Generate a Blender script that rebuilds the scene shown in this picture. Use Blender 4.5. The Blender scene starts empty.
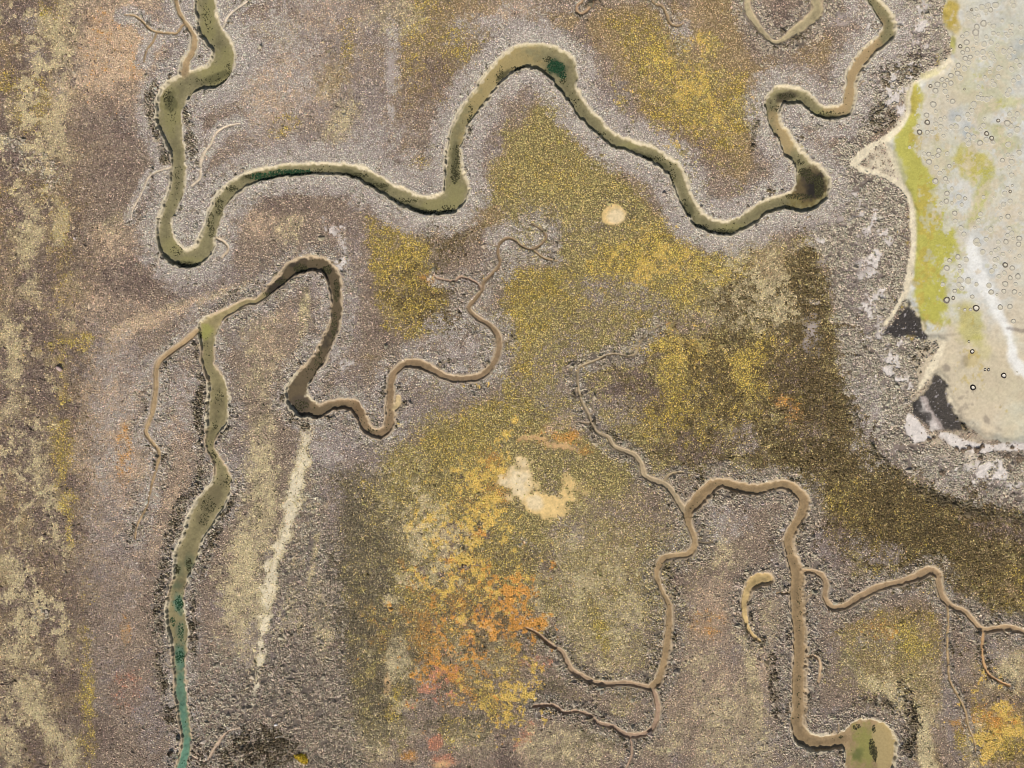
# Salt marsh with winding tidal creeks beside a pale lagoon flat, seen straight down from the air.
import bpy, math
import numpy as np
rng = np.random.default_rng(11)
S = 0.15                       # metres per pixel of the plan used to lay the marsh out
C = bpy.context.scene.collection
ILLUM = np.array((1.0, 1.0, .95))                   # radiance a white horizontal surface returns under this sun and sky

def s2l(c):
    c = np.asarray(c, float) / 255.0
    return np.where(c <= 0.04045, c / 12.92, ((c + 0.055) / 1.055) ** 2.4)
def alb(c, k=1.0):
    v = s2l(c) / ILLUM * k
    return v * min(1.0, .74 / v.max())          # keep the hue when a pale plant would pass white
PT = np.array((.97, 1.0, .985))
def wx(px): return (np.asarray(px, float) - 512.0) * S
def wy(py): return (384.0 - np.asarray(py, float)) * S
def sstep(a, b, x):
    t = np.clip((x - a) / (b - a), 0, 1)
    return t * t * (3 - 2 * t)

# ------------------------------------------------------------------ grids
M = 70
X0, X1, Y0, Y1 = -M, 1024 + M, -M, 768 + M
G = 0.75                       # fine grid step (plan pixels)
gx = np.arange(X0, X1 + 1e-6, G); gy = np.arange(Y0, Y1 + 1e-6, G)
NX, NY = len(gx), len(gy)
cx = np.arange(X0, X1 + 1.0, 1.0); cy = np.arange(Y0, Y1 + 1.0, 1.0)   # layer grid, 1 px
LX, LY = len(cx), len(cy)

def vnoise(nx, ny, step, cell, seed):
    r = np.random.default_rng(seed)
    w, h = int(nx * step / cell) + 3, int(ny * step / cell) + 3
    t = r.random((h, w)).astype(np.float32)
    u = np.arange(nx) * step / cell; v = np.arange(ny) * step / cell
    iu = u.astype(int); iv = v.astype(int)
    fu = (u - iu).astype(np.float32); fv = (v - iv).astype(np.float32)
    fu = fu * fu * (3 - 2 * fu); fv = (fv * fv * (3 - 2 * fv))[:, None]
    a = t[iv][:, iu] * (1 - fu) + t[iv][:, iu + 1] * fu
    b = t[iv + 1][:, iu] * (1 - fu) + t[iv + 1][:, iu + 1] * fu
    return (a * (1 - fv) + b * fv) * 2 - 1
def fbm(nx, ny, step, cell, seed, octs=4, gain=0.55):
    o = np.zeros((ny, nx), np.float32); amp = 1.0; tot = 0
    for k in range(octs):
        o += amp * vnoise(nx, ny, step, cell / 2 ** k, seed + 17 * k); tot += amp; amp *= gain
    return o / tot * 1.6
def sample(F, px, py):         # nearest sample of a 1 px layer field
    i = np.clip(np.rint(px - X0).astype(int), 0, LX - 1); j = np.clip(np.rint(py - Y0).astype(int), 0, LY - 1)
    return F[j, i]
def bil(F, px, py):
    u = np.clip(px - X0, 0, LX - 1.001); v = np.clip(py - Y0, 0, LY - 1.001)
    i = u.astype(int); j = v.astype(int); fu = u - i; fv = v - j
    return (F[j, i] * (1 - fu) + F[j, i + 1] * fu) * (1 - fv) + (F[j + 1, i] * (1 - fu) + F[j + 1, i + 1] * fu) * fv

NZ_S = fbm(LX, LY, 1, 7, 101, 3)     # small, medium, large wander of the vegetation borders
NZ_M = fbm(LX, LY, 1, 24, 202, 4, 0.7)
NZ_L = fbm(LX, LY, 1, 90, 303, 5, 0.7)
# vertical-ish streaks (the marsh drains in strips on the left)
NZ_V = fbm(LX, LY, 1, 26, 404, 4, 0.7)
_t = fbm(LX, LY * 1, 1, 26, 505, 4, 0.7)

# ------------------------------------------------------------------ creeks (x, y, width in plan px)
def catmull(pts, step=1.2):
    p = np.array(pts, float)
    p = np.vstack([2 * p[0] - p[1], p, 2 * p[-1] - p[-2]])
    out = []
    for k in range(1, len(p) - 2):
        n = max(2, int(np.hypot(*(p[k + 1] - p[k])[:2]) / step))
        t = np.linspace(0, 1, n, endpoint=False)[:, None]
        a, b, c, d = p[k - 1], p[k], p[k + 1], p[k + 2]
        out.append(0.5 * ((2 * b) + (c - a) * t + (2 * a - 5 * b + 4 * c - d) * t ** 2 + (3 * b - a - 3 * c + d) * t ** 3))
    out.append(p[-2][None]); return np.vstack(out)

TAN, OLIVE, DKMUD, PINK = (164, 140, 103), (136, 127, 92), (112, 98, 74), (168, 142, 116)
# creek id: (name label) ; each reach = (creek id, bed colour, halo px, points)
REACH = []
A = [(203,-72,18),(204,-20,18),(205,0,19),(208,25,22),(216,37,20),(223,50,21),(222,62,24),(215,74,24),(200,80,22),(185,85,24),(172,98,28),(169,120,25),
 (174,140,17),(178,160,14),(176,192,15),(166,215,14),(164,230,16),(168,246,19),(180,258,19),(194,257,18),(204,249,18),(210,230,14),(219,205,14),(229,192,14),(242,182,13),(256,176,12),
 (281,171,12),(306,169,12),(331,169,11),(356,172,13),(376,182,14),(391,191,14),(400,196,16),(420,204,18),(437,206,20),(451,200,24),(456,190,25),(455,175,20),(453.5,162,17),(453,150,15),(456.5,137,14),
 (461,125,15),(468,112,15),(477,100,16),(486,88,17),(497,74,18),(510,62,20),(526,56,24),(544,58,28),(558,65,31),(564,74,28),(567,86,19),(576,100,14),(582,110,13),(596,125,13),(615,141,13),(630,146,12),
 (648,152,14),(661,159,14),(676,172,16),(681,185,14),(684,195,13),(689,205,14),(698,218,16),(712,226,15),(727,228,14),(742,223,14),(754,215,14),(767,206,14),(785,202,16),(802,200,24),(812,190,35),(811,178,30),(807,170,20),
 (800,160,17),(791,150,15),(784,137,13),(776,125,13),(773,113,14),(773,103,17),(780,96,18),(791,95,19),(805,99,14),(818,111,12),(833,113.5,13),(846,109,12),(849,100,11),(851,87,11),(853,75,12),(860,62,12),(871,50,12),(885,37,13),(889,25,13),(882,12,13),(873,0,11),(862,-14,11),(850,-40,11),(845,-72,11)]
REACH.append((0, OLIVE, 23, A))
REACH.append((0, TAN, 12, [(174,-72,5),(175,-10,5),(176,0,5),(179,12,5),(187,25,6),(194,37,7),(192.5,50,8),(186,62,9),(184,73,10),(184,80,8)]))
REACH.append((0, TAN, 10, [(125,15,1.6),(135,16,2.4),(143,22,2.6),(150,29,3),(157,32,3),(168,33,3),(177,33,3),(182,26,3),(186,24,3)]))
REACH.append((0, TAN, 8, [(157,32,2),(153,42,2.4),(147,50,2.4),(144,62,1.8)]))
REACH.append((0, (205,190,165), 8, [(223,28,2),(228,17,2.8),(236,10,2.8),(247,2,2.4)]))
REACH.append((0, (205,188,160), 8, [(240,124,1.6),(226,127,2.4),(216,134,2.6),(210,146,2.6),(204,154,3.4),(200,166,3.6),(200,178,3),(192,186,2.8)]))
REACH.append((0, (205,188,160), 7, [(170,168,2.4),(157,172,2.4),(148,179,2.2),(143,190,2),(137,202,1.8),(132,211,1.6),(131,220,1.6)]))
REACH.append((0, (200,180,150), 6, [(216,238,4),(225,243,3.8),(228,250,3.2),(222,258,2.6)]))
B1 = [(207,334,17),(208,328,21),(214,321,14),(222,315,10),(235,308,8),(246,302,7),(256,301,7),(266,294,8),(281,280,11),(296,268,15),(311,264,15),(326,268,15),(334,280,13),(336,297,11),(336,317,11),(332,332,11),(325,347,12),(317,362,13),
 (304,377,16),(297,388,19),(297,399,20),(304,407,21),(318,411,13),(331,406,11),(343,404,11),(354,406,12),(361,416,11),(366,427,10),(376,434,10),(386,430,10),(390,420,10),(390,404,9),(391,384,8),(393,376,8),(398,369,8),(406,364,9),(418,364,9),(431,369,9),(446,377,8),(463,379,8),(481,376,8),
 (493,364,7),(499,347,7),(497,334,6.5),(488,324,6),(476,317,5.6),(469,308,5.6),(476,298,4.6),(482,290,4.4),(484,282,4.2),(493,273,4.2),(500,264,4),(498,252,4),(501,242,3.6),(511,238,3.4),(522,246,3),(531,249,2.8),(539,246,2.8),(546,238,2.6),(543,231,2.4),(532,224,2)]
_k = [i for i, p in enumerate(B1) if p[:2] == (304, 407)][0]
REACH.append((1, (150,136,96), 17, B1[:8])); REACH.append((1, (60,52,41), 17, B1[7:_k + 1])); REACH.append((1, (138,116,86), 17, B1[_k:]))
REACH.append((1, PINK, 8, [(482,290,3.6),(478,284,3.2),(473,281,3.2),(461,277,3.2),(453,281,3.4),(436,278,2.2)]))
REACH.append((1, TAN, 6, [(531,249,2.4),(536,252,2.4),(544,258,2.2),(557,261,1.8)]))
REACH.append((1, (200,178,130), 4, [(391,410,8),(397,405,8),(398,398,6)]))
B2 = [(208,328,19),(207,340,17),(207,352,14),(209,367,11),(215,378,15),(218,390,19),(218,405,21),(216,421,20),(212,434,12),(210,446,9),(216,459,9),(221,471,13),(221,484,19),(215,496,25),(207,509,27),(200,521,25),(194,534,21),(189,546,21),(185,559,22),(181,576,17),(177,588,15),(175,601,16),(177,626,19),(179,642,17),(179,655,13),(179,663,12),(180,688,11),(181,701,11),(185,726,10),(186,745,10),(181,768,10),(176,785,10),(172,840,10)]
REACH.append((1, (138, 127, 90), 16, B2))
REACH.append((1, (186,164,138), 5, [(186,754,3),(193,757,3),(200,761,2.6),(207,761,2.6),(213,751,4),(219,742,4),(226,733,2.6),(240,728,2)]))
REACH.append((1, TAN, 14, [(204,330,8),(196,332,7),(187,340,6.5),(172,351,6.5),(160,361,6.5),(156,372,6),(156,384,5.5),(155,397,5.4),(152,414,5.2),(146,431,5),(151,441,4.4),(159,452,4),(157,466,3),(152,484,2.6),(147,506,2.4),(138,524,2.4),(135,539,1.8)]))
Cm = [(866,790,22),(867,778,36),(868,766,46),(871,752,50),(870,744,50),(862,741,40),(854,740,24),(846,740,17),(833,742,16),(816,744,17),(804,738,17),(798,724,15),(799,701,14),(799,676,14),(800,651,14),(799,626,14),(797,601,14),(797,577,13),(795,566,12),(791,554,11),(789,541,11),(793,529,10.5),(801,516,10),(804,501,10.5),(797,491,10),(785,485,9.5),(768,487,9.5),(752,490,10.5),(737,487,10.5),(722,483,10),(711,487,12),(702,496,14),(693,506,13),(688,513,10),(689,524,7),(693,534,7),(695,544,7),(689,554,7.5),(677,556,7),(665,558,7.5),(659,566,7),(657,576,6.5),(662,591,6),(669,606,7),(669,626,8),(667,646,8.5),(663,666,8.5),(659,679,8.5),(651,688,8)]
REACH.append((2, (152, 129, 93), 16, Cm))
REACH.append((2, (158,134,104), 10, [(651,688,6),(642,686,6),(627,683,6),(612,684,6),(597,683,6),(582,676,6),(571,669,6),(563,653,5.4),(554,647,4.6),(547,642,4.4),(537,633,3.4),(527,628,2.6)]))
REACH.append((2, (160,134,108), 10, [(652,688,6),(656,698,6),(658,711,6),(654,726,6),(646,733,6),(632,736,6.5),(622,733,5.4),(614,727,4.8),(599,723,4.6),(589,715,4.6),(577,711,4.6),(564,712,4),(552,705,4),(534,706,4.4)]))
REACH.append((2, PINK, 5, [(630,736,2.6),(632,751,2.6),(629,762,2.4),(622,775,2)]))
REACH.append((2, (160,142,110), 9, [(659,325,1.8),(647,334,2),(639,345,2.4),(632,356,2.8),(612,354,2.8),(597,360,2.8),(582,366,3),(578,371,3),(578,386,3),(581,399,3),(587,411,3),(592,424,3.4),(598,433,3.8),(608,437,4.4),(614,446,5.4),(624,451,5.6),(634,455,5.8),(641,464,5.8),(644,474,6.4),(652,480,6.4),(664,484,6.4),(672,492,6.6),(679,503,7.2),(685,511,9)]))
REACH.append((2, (160,140,110), 6, [(592,424,2.4),(587,423,2.2),(576,422,1.6)]))
REACH.append((2, (170,150,115), 6, [(662,484,3),(668,476,2.8),(675,473,2.4),(683,472,1.8)]))
REACH.append((2, DKMUD, 4, [(695,541,2.2),(703,543,2.2),(713,542,1.6)]))
REACH.append((2, (158,134,100), 13, [(797,572,8),(805,571,6),(815,572,6),(822,576,6.5),(826,584,6.5),(825,597,6.5),(832,607,8),(845,606,8),(860,597,8.5),(878,588,8),(893,584,8),(905,581,8),(918,576,9),(930,571,9.5),(938,575,9),(939,584,8),(943,598,7.6),(953,607,6.6),(965,612,6.6),(975,623,6.6),(985,630,6.6),(1000,628,6.4),(1013,628,6),(1024,632,5.5),(1045,640,5),(1098,650,5)]))
REACH.append((2, (170,145,105), 4, [(947,604,3),(948,612,2.4),(948,626,2.4),(947,646,2.6),(948,663,2.6),(950,681,2.6),(958,696,2.6),(965,711,2.8),(968,726,2.6),(973,738,2.2),(976,751,2)]))
REACH.append((2, (180,144,100), 4, [(983,630,3.4),(982,646,3.2),(983,661,3.2),(988,673,3.4),(995,679,3.2),(1010,686,2.4)]))
REACH.append((2, TAN, 3, [(799,593,3),(788,593,2.6),(777,593,2)]))
REACH.append((2, (190,165,130), 3, [(806,657,3),(814,656,3.4),(820,662,4),(820,674,4),(818,682,3)]))
REACH.append((3, (190,164,112), 13, [(768,579,11),(761,580,13),(753,584,12),(748,590,9),(745,599,8.5),(744,608,8),(746,621,5.4),(751,633,4.6),(760,641,3.4)]))
REACH.append((4, (178,162,124), 13, [(746,-72,8),(746,-15,8),(747,0,8),(749,12,8),(756,23,7.5),(764,34,6),(773,42,5),(781,41,5.5),(790,34,8),(805,24,11),(816,13,12),(817,0,11),(815,-20,11),(812,-72,10)]))
REACH.append((5, (186,156,120), 3, [(598,-40,3),(594,0,3.4),(589,8,3.4),(582,14,3.6),(577,11,3.4),(578,5,3.2),(584,-3,3),(590,-40,3)]))
REACH.append((6, TAN, 4, [(640,-40,3),(652,0,3),(662,6,3.2),(667,15,3.2),(670,23,3),(677,26,2.8),(684,23,2.4)]))

rg = np.random.default_rng(5)
def twig(pts, col, n, lmin, lmax, crk):
    q = catmull(pts, 1.1)
    for _ in range(n):
        k = rg.integers(5, len(q) - 6); t = q[k + 3, :2] - q[k - 3, :2]; a = math.atan2(t[1], t[0]) + rg.choice([-1, 1]) * rg.uniform(.8, 1.7)
        p = q[k, :2].copy(); L_ = rg.uniform(lmin, lmax); out = []; w0 = rg.uniform(1.4, 2.2); st = q[k, 2] * .45
        p = p + st * np.array([math.cos(a), math.sin(a)])
        for i in range(6):
            out.append((p[0], p[1], w0 * (1 - .13 * i))); a += rg.normal(0, .45); p = p + L_ / 6 * np.array([math.cos(a), math.sin(a)])
        REACH.append((crk, col, 2.2, out))
twig(Cm, (158,138,108), 18, 8, 22, 2); twig(B1, (156,138,110), 14, 8, 20, 1); twig(B2, (158,142,112), 8, 6, 14, 1); twig(A, (190,174,148), 10, 8, 18, 0)
for r_i in [r for r in REACH if r[0] == 2 and len(r[3]) > 18][1:]: twig(r_i[3], (150,132,106), 8, 7, 20, 2)
sd = np.full((NY, NX), 99.0, np.float32)      # signed distance to the creek edge (px, negative inside)
rad = np.zeros((NY, NX), np.float32)
cid = np.full((NY, NX), -1, np.int16)
bed = np.zeros((NY, NX, 3), np.float32)
halo = np.full((NY, NX), 9.0, np.float32)     # distance beyond the edge in units of the reach's halo
for cr, col, hl, pts in REACH:
    q = catmull(pts, 1.1)
    lc = s2l(col).astype(np.float32)
    for x, y, w in q:
        r = max(w * (.5 if w > 9 else .43), 0.5); R = r + hl * 1.7
        i0, i1 = max(0, int((x - R - X0) / G)), min(NX, int((x + R - X0) / G) + 2)
        j0, j1 = max(0, int((y - R - Y0) / G)), min(NY, int((y + R - Y0) / G) + 2)
        if i0 >= i1 or j0 >= j1: continue
        d = np.hypot(gx[i0:i1][None] - x, gy[j0:j1][:, None] - y).astype(np.float32) - r
        h = d / hl
        hs = halo[j0:j1, i0:i1]; np.minimum(hs, h, out=hs)
        ss = sd[j0:j1, i0:i1]; m = d < ss
        ss[m] = d[m]; rad[j0:j1, i0:i1][m] = r; cid[j0:j1, i0:i1][m] = cr; bed[j0:j1, i0:i1][m] = lc
nE = fbm(NX, NY, G, 9, 61, 3, 0.8)
nE2 = fbm(NX, NY, G, 3.2, 62, 2, .7)
sdn = sd + nE * np.clip(rad * 0.19, 0.25, 1.5) + nE2 * np.clip(rad * .12, .12, .7)
gxx, gyy = np.meshgrid(gx, gy)

# soften bed colour changes along a creek: blur colours inside the beds
def blur(F, n):
    for _ in range(n):
        F = (F + np.roll(F, 1, 0) + np.roll(F, -1, 0) + np.roll(F, 1, 1) + np.roll(F, -1, 1)) / 5
    return F
wgt = (sd < 3).astype(np.float32)
bb = blur(bed * wgt[..., None], 10); ww = blur(wgt, 10)
bed = np.where(ww[..., None] > 0.02, bb / np.maximum(ww, 0.02)[..., None], bed)

# ------------------------------------------------------------------ what grows (or lies bare) where
#      code: (plain colour as seen, spread, bare?, clump radius m, clump height m, density, object)
SP = {
 'g': ((160,150,137), .14, 0, .106, .095, .95, 'grey_saltbush'),
 'h': ((148,137,119), .20, 0, .16, .19, .92, 'coarse_saltbush'),
 'j': ((140,127,109), .20, 0, .16, .19, .92, 'coarse_saltbush'),
 'u': ((142,127,82), .18, 0, .12, .09, .95, 'olive_glasswort'),
 'f': ((172,162,146), .12, 0, .12, .09, .9, 'grey_saltbush'),
 'G': ((238,202,108), .14, 0, .12, .09, .95, 'lemon_glasswort'),
 'v': ((140,127,114), .16, 0, .106, .095, .95, 'grey_saltbush'),
 'b': ((138,121,102), .18, 0, .106, .095, .95, 'brown_glasswort'),
 'm': ((114,97,85), .18, 0, .106, .095, .95, 'brown_glasswort'),
 't': ((140,120,90), .18, 0, .106, .095, .95, 'tawny_glasswort'),
 'y': ((156,135,66), .18, 0, .106, .095, .95, 'yellow_glasswort'),
 'l': ((204,178,92), .14, 0, .106, .095, .95, 'lemon_glasswort'),
 'd': ((90,76,49), .22, 0, .13, .12, .95, 'olive_rush'),
 'e': ((110,98,75), .22, 0, .106, .095, .95, 'olive_rush'),
 's': ((212,192,148), .12, 0, .115, .06, .95, 'straw_grass'),
 'o': ((222,164,84), .14, 0, .106, .095, .90, 'orange_glasswort'),
 'p': ((194,168,138), .14, 0, .106, .095, .92, 'peach_glasswort'),
 'r': ((204,146,112), .14, 0, .106, .095, .85, 'orange_glasswort'),
 'k': ((88,77,58), .22, 0, .19, .28, .95, 'dark_scrub'),
 'w': ((222,212,198), .06, 1, 0, 0, 0, ''),
 'q': ((178,164,152), .08, 1, 0, 0, 0, ''),
 'c': ((228,214,180), .06, 1, 0, 0, 0, ''),
 'z': ((224,192,128), .06, 1, 0, 0, 0, ''),
 'O': ((206,168,116), .06, 1, 0, 0, 0, ''),
 'K': ((58,53,48), .10, 1, 0, 0, 0, ''),
 '0': ((206,201,177), .05, 1, 0, 0, 0, ''),
 '1': ((210,193,160), .05, 1, 0, 0, 0, ''),
 '2': ((206,205,195), .05, 1, 0, 0, 0, ''),
 '3': ((176,180,174), .05, 1, 0, 0, 0, ''),
 '4': ((236,233,220), .04, 1, 0, 0, 0, ''),
 '5': ((184,178,84), .07, 1, 0, 0, 0, ''),
 '6': ((188,164,76), .07, 1, 0, 0, 0, ''),
 '7': ((190,185,146), .06, 1, 0, 0, 0, ''),
 '8': ((118,106,96), .07, 1, 0, 0, 0, ''),
}
CODES = list(SP); IDX = {c: i for i, c in enumerate(CODES)}
W = np.zeros((len(CODES), LY, LX), np.float32)

def comp(code, a, win=None):
    j0, j1, i0, i1 = win or (0, LY, 0, LX)
    V = W[:, j0:j1, i0:i1]
    V *= (1 - a)[None]; V[IDX[code]] += a
def nzsum(win, ns, nm, nl):
    j0, j1, i0, i1 = win
    return ns * NZ_S[j0:j1, i0:i1] + nm * NZ_M[j0:j1, i0:i1] + nl * NZ_L[j0:j1, i0:i1]
def window(x0, x1, y0, y1):
    return (max(0, int(y0 - Y0)), min(LY, int(y1 - Y0) + 2), max(0, int(x0 - X0)), min(LX, int(x1 - X0) + 2))
def E(code, al, x, y, rx, ry, ang=0, soft=.45, ns=.12, nm=.45, nl=0):
    R = max(rx, ry) * (1.3 + soft + nm)
    win = window(x - R, x + R, y - R, y + R); j0, j1, i0, i1 = win
    if j0 >= j1 or i0 >= i1: return
    dx = cx[i0:i1][None] - x; dy = cy[j0:j1][:, None] - y
    c, s = math.cos(math.radians(ang)), math.sin(math.radians(ang))
    u = (dx * c + dy * s) / rx; v = (-dx * s + dy * c) / ry
    q = np.hypot(u, v) + nzsum(win, ns, nm, nl)
    comp(code, (al * (1 - sstep(1 - soft, 1 + soft, q))).astype(np.float32), win)
def seg_dist(px, py, pts, closed):
    p = np.array(pts, float); d = np.full(px.shape, 1e9)
    n = len(p)
    for k in range(n if closed else n - 1):
        a, b = p[k], p[(k + 1) % n]
        ab = b - a; L = (ab ** 2).sum() + 1e-9
        t = np.clip(((px - a[0]) * ab[0] + (py - a[1]) * ab[1]) / L, 0, 1)
        d = np.minimum(d, np.hypot(px - a[0] - t * ab[0], py - a[1] - t * ab[1]))
    return d
def poly_sd(px, py, pts):
    p = np.array(pts, float); inside = np.zeros(px.shape, bool); n = len(p)
    for k in range(n):
        a, b = p[k], p[(k + 1) % n]
        cnd = (a[1] > py) != (b[1] > py)
        xi = (b[0] - a[0]) * (py - a[1]) / (b[1] - a[1] + 1e-12) + a[0]
        inside ^= cnd & (px < xi)
    d = seg_dist(px, py, pts, True)
    return np.where(inside, -d, d)
def P(code, al, pts, soft=8, ns=2, nm=8, nl=0):          # polygon; soft and noise in px
    p = np.array(pts); R = soft + ns + nm + nl + 2
    win = window(p[:, 0].min() - R, p[:, 0].max() + R, p[:, 1].min() - R, p[:, 1].max() + R); j0, j1, i0, i1 = win
    px, py = np.meshgrid(cx[i0:i1], cy[j0:j1])
    q = poly_sd(px, py, pts) + nzsum(win, ns, nm, nl)
    comp(code, (al * (1 - sstep(-soft, soft, q))).astype(np.float32), win)
def Ln(code, al, pts, soft=1.5, ns=1, nm=1):             # line of varying width (x, y, w)
    q = catmull(pts, 1.5); R = q[:, 2].max() + soft + ns + nm + 3
    win = window(q[:, 0].min() - R, q[:, 0].max() + R, q[:, 1].min() - R, q[:, 1].max() + R); j0, j1, i0, i1 = win
    if j0 >= j1 or i0 >= i1: return
    px, py = np.meshgrid(cx[i0:i1], cy[j0:j1]); d = np.full(px.shape, 1e9)
    for x, y, w in q: d = np.minimum(d, np.hypot(px - x, py - y) - w * .5)
    d += nzsum(win, ns, nm, 0)
    comp(code, (al * (1 - sstep(-soft, soft, d))).astype(np.float32), win)

# --- base of the whole marsh
comp('b', np.ones((LY, LX), np.float32))
comp('v', (.65 * sstep(-.1, .7, NZ_L + .2 * NZ_M)).astype(np.float32))
comp('m', (.4 * sstep(.1, .9, -NZ_L + .3 * NZ_M)).astype(np.float32))
# --- left strip of mottled grass
P('m', .75, [(-80,-80),(70,-80),(85,150),(75,300),(95,480),(85,600),(95,850),(-80,850)], 22, 3, 14)
lft = 1 - sstep(62, 100, cx)[None] * np.ones((LY, 1))
nv = fbm(LX, LY, 1, 16, 707, 4, .75); nv2 = np.repeat(fbm(LX, LY // 3 + 1, 1, 20, 717, 4, .8), 3, 0)[:LY]
comp('s', (lft * .58 * sstep(.05, .5, nv2 + .5 * nv)).astype(np.float32))
comp('t', (lft * .45 * sstep(.1, .6, -nv2 + .7 * nv)).astype(np.float32))
for a in [(50,110,30,80,8),(28,230,18,60,0),(60,215,13,22,0),(12,340,20,70,0),(36,455,16,50,-12),(48,520,18,45,-10),(22,600,30,40,0),(62,622,10,24,-20),(20,690,34,40,0),(55,720,16,45,-30),(72,300,8,26,-10)]:
    E('s', .45, *a, soft=.5, nm=.8)
for a in [(45,22,18,16,0),(22,85,40,16,10),(30,105,20,22,0),(30,190,26,12,0),(62,262,12,40,0)]: E('y', .5, *a, nm=.5)
for a in [(60,440,8,80,0),(66,342,38,11,-8),(60,208,10,16,0),(88,690,9,100,0),(70,510,8,30,0)]: E('l', .42, *a, ns=.3, nm=.8)
E('m', .8, 32, 60, 18, 30, 0); E('v', .8, 35, 58, 12, 10); E('v', .75, 30, 20, 8, 14); E('v', .8, 58, 90, 9, 20)
E('m', .8, 5, 150, 30, 30); E('h', .85, 28, 160, 45, 14, 32, .4, .1, .3); E('m', .8, 20, 182, 30, 10, 20)
E('m', .85, 36, 505, 26, 9, 48, .4); E('m', .85, 48, 570, 10, 30); E('m', .7, 22, 640, 22, 14); E('m', .7, 70, 690, 10, 34, -10); E('m', .6, 15, 300, 40, 20)
E('h', .8, 40, 612, 14, 13); E('m', .8, 15, 400, 26, 16, 20); E('m', .6, 60, 690, 12, 40); E('m', .5, 20, 745, 24, 16)
Ln('p', .6, [(0,245,6),(5,265,5),(9,285,5),(13,297,6),(22,305,5)], 2); 
# --- peach and brown slope left of the long creek
E('p', .7, 105, 60, 42, 80, 10, .6, .1, .4); E('p', .5, 132, 20, 30, 40); E('p', .35, 125, 60, 30, 50); E('s', .5, 66, 45, 12, 40, 5); E('o', .08, 110, 60, 30, 60)
E('s', .45, 120, 225, 18, 15); E('p', .4, 120, 245, 30, 20); E('b', .7, 105, 150, 45, 50); E('m', .4, 110, 150, 40, 55); E('m', .5, 110, 280, 50, 35); E('p', .3, 90, 310, 60, 30)
Ln('s', .6, [(112,333,8),(135,325,10),(160,314,10),(185,304,6)], 5, 2, 3); Ln('p', .7, [(120,332,12),(150,322,14),(185,308,10),(230,292,8),(262,282,6)], 6, 2, 4)
Ln('s', .4, [(200,300,5),(240,288,8),(262,280,6)], 5)
E('g', .6, 120, 470, 36, 110, 0, .6); E('p', .45, 122, 480, 40, 120, 0, .7, .2, .6); E('p', .5, 108, 437, 10, 9); E('o', .6, 126, 630, 4.5, 13, -6, .3); E('O', .7, 125, 633, 3, 10, -8, .3, .2, .3)
E('r', .16, 126, 690, 16, 24); E('o', .3, 124, 455, 8, 22); E('v', .5, 110, 560, 30, 60); E('b', .4, 105, 650, 25, 100); E('v', .6, 150, 720, 18, 40); E('m', .5, 100, 740, 14, 30)
E('p', .45, 172, 440, 26, 70); E('g', .55, 180, 400, 22, 50)
# --- upper middle
E('v', .7, 340, 50, 60, 60, 0, .6); E('g', .7, 270, 70, 60, 70, 0, .6); E('v', .5, 310, 150, 60, 30); E('p', .35, 300, 90, 50, 40, -20, .6); E('p', .3, 330, 20, 40, 20)
E('g', .6, 380, 150, 50, 40); E('y', .5, 346, 45, 8, 22, 15); E('t', .5, 335, 70, 20, 30, 30); E('s', .8, 346, 116, 15, 26, 20, .5); E('s', .5, 330, 132, 12, 12); E('y', .4, 288, 125, 16, 9, -20); E('s', .3, 330, 80, 20, 16, -30)
E('t', .6, 440, 60, 46, 70, 25, .5); E('y', .5, 466, 44, 24, 20, 0, .5); E('y', .35, 425, 45, 24, 50, 0, .6); E('m', .4, 425, 90, 28, 40, 20); E('s', .45, 398, 18, 26, 18); E('g', .6, 393, 60, 7, 40, 0); E('q', .7, 391, 72, 3, 14, 4, .5); E('w', .35, 391, 110, 3, 8, 0)
E('b', .5, 420, 125, 30, 18); E('y', .4, 418, 166, 10, 8); E('v', .7, 420, 180, 20, 10); E('g', .8, 520, 30, 50, 22, 0, .6); E('t', .65, 556, 20, 26, 10, 10); E('p', .4, 500, 10, 30, 10); E('t', .5, 480, 5, 20, 10)
E('p', .3, 30+235, 90, 26, 30); E('s', .25, 280, 30, 26, 16)
# --- yellow triangle inside the big bend
P('t', .85, [(542,95),(506,135),(486,185),(478,225),(520,235),(600,265),(700,252),(668,215),(640,185),(600,155),(565,112)], 10, 2, 6)
P('y', .62, [(540,105),(512,140),(496,185),(500,205),(560,215),(600,200),(660,240),(690,245),(660,210),(640,188),(600,160),(565,120)], 14, 4, 12)
E('l', .35, 545, 182, 30, 14, 20); E('l', .4, 570, 190, 30, 14); E('y', .3, 560, 150, 34, 34); E('m', .55, 600, 232, 46, 14, -32, .5); E('v', .7, 602, 244, 30, 10, -32); E('m', .5, 614, 216, 26, 22); E('v', .6, 570, 232, 30, 14)
E('v', .6, 535, 215, 30, 20); E('g', .5, 530, 240, 34, 22)
# --- yellow ground upper right
P('t', .92, [(600,8),(582,28),(612,62),(642,112),(692,152),(742,188),(756,160),(758,110),(762,70),(748,45),(735,8),(720,-80),(690,-80),(690,10),(640,2)], 7, 2, 5)
P('y', .6, [(612,12),(600,28),(624,60),(652,110),(700,140),(742,160),(750,120),(742,80),(700,70),(676,50),(656,18)], 12, 4, 14)
E('l', .35, 655, 60, 16, 40, -25, .6); E('l', .35, 715, 95, 30, 30, 0, .6); E('g', .75, 682, 38, 10, 18, -15); E('G', .5, 706, 41, 10, 11, 0, .4); E('l', .6, 712, 45, 8, 12, -30); E('p', .4, 694, 14, 10, 12); E('t', .7, 715, 5, 30, 10); E('m', .3, 700, 160, 40, 20, 30)
E('b', .7, 835, 45, 24, 26, -30, .5); E('t', .6, 812, 52, 18, 20, -40); E('m', .5, 780, 10, 18, 14); E('t', .5, 770, 64, 8, 12)
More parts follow.
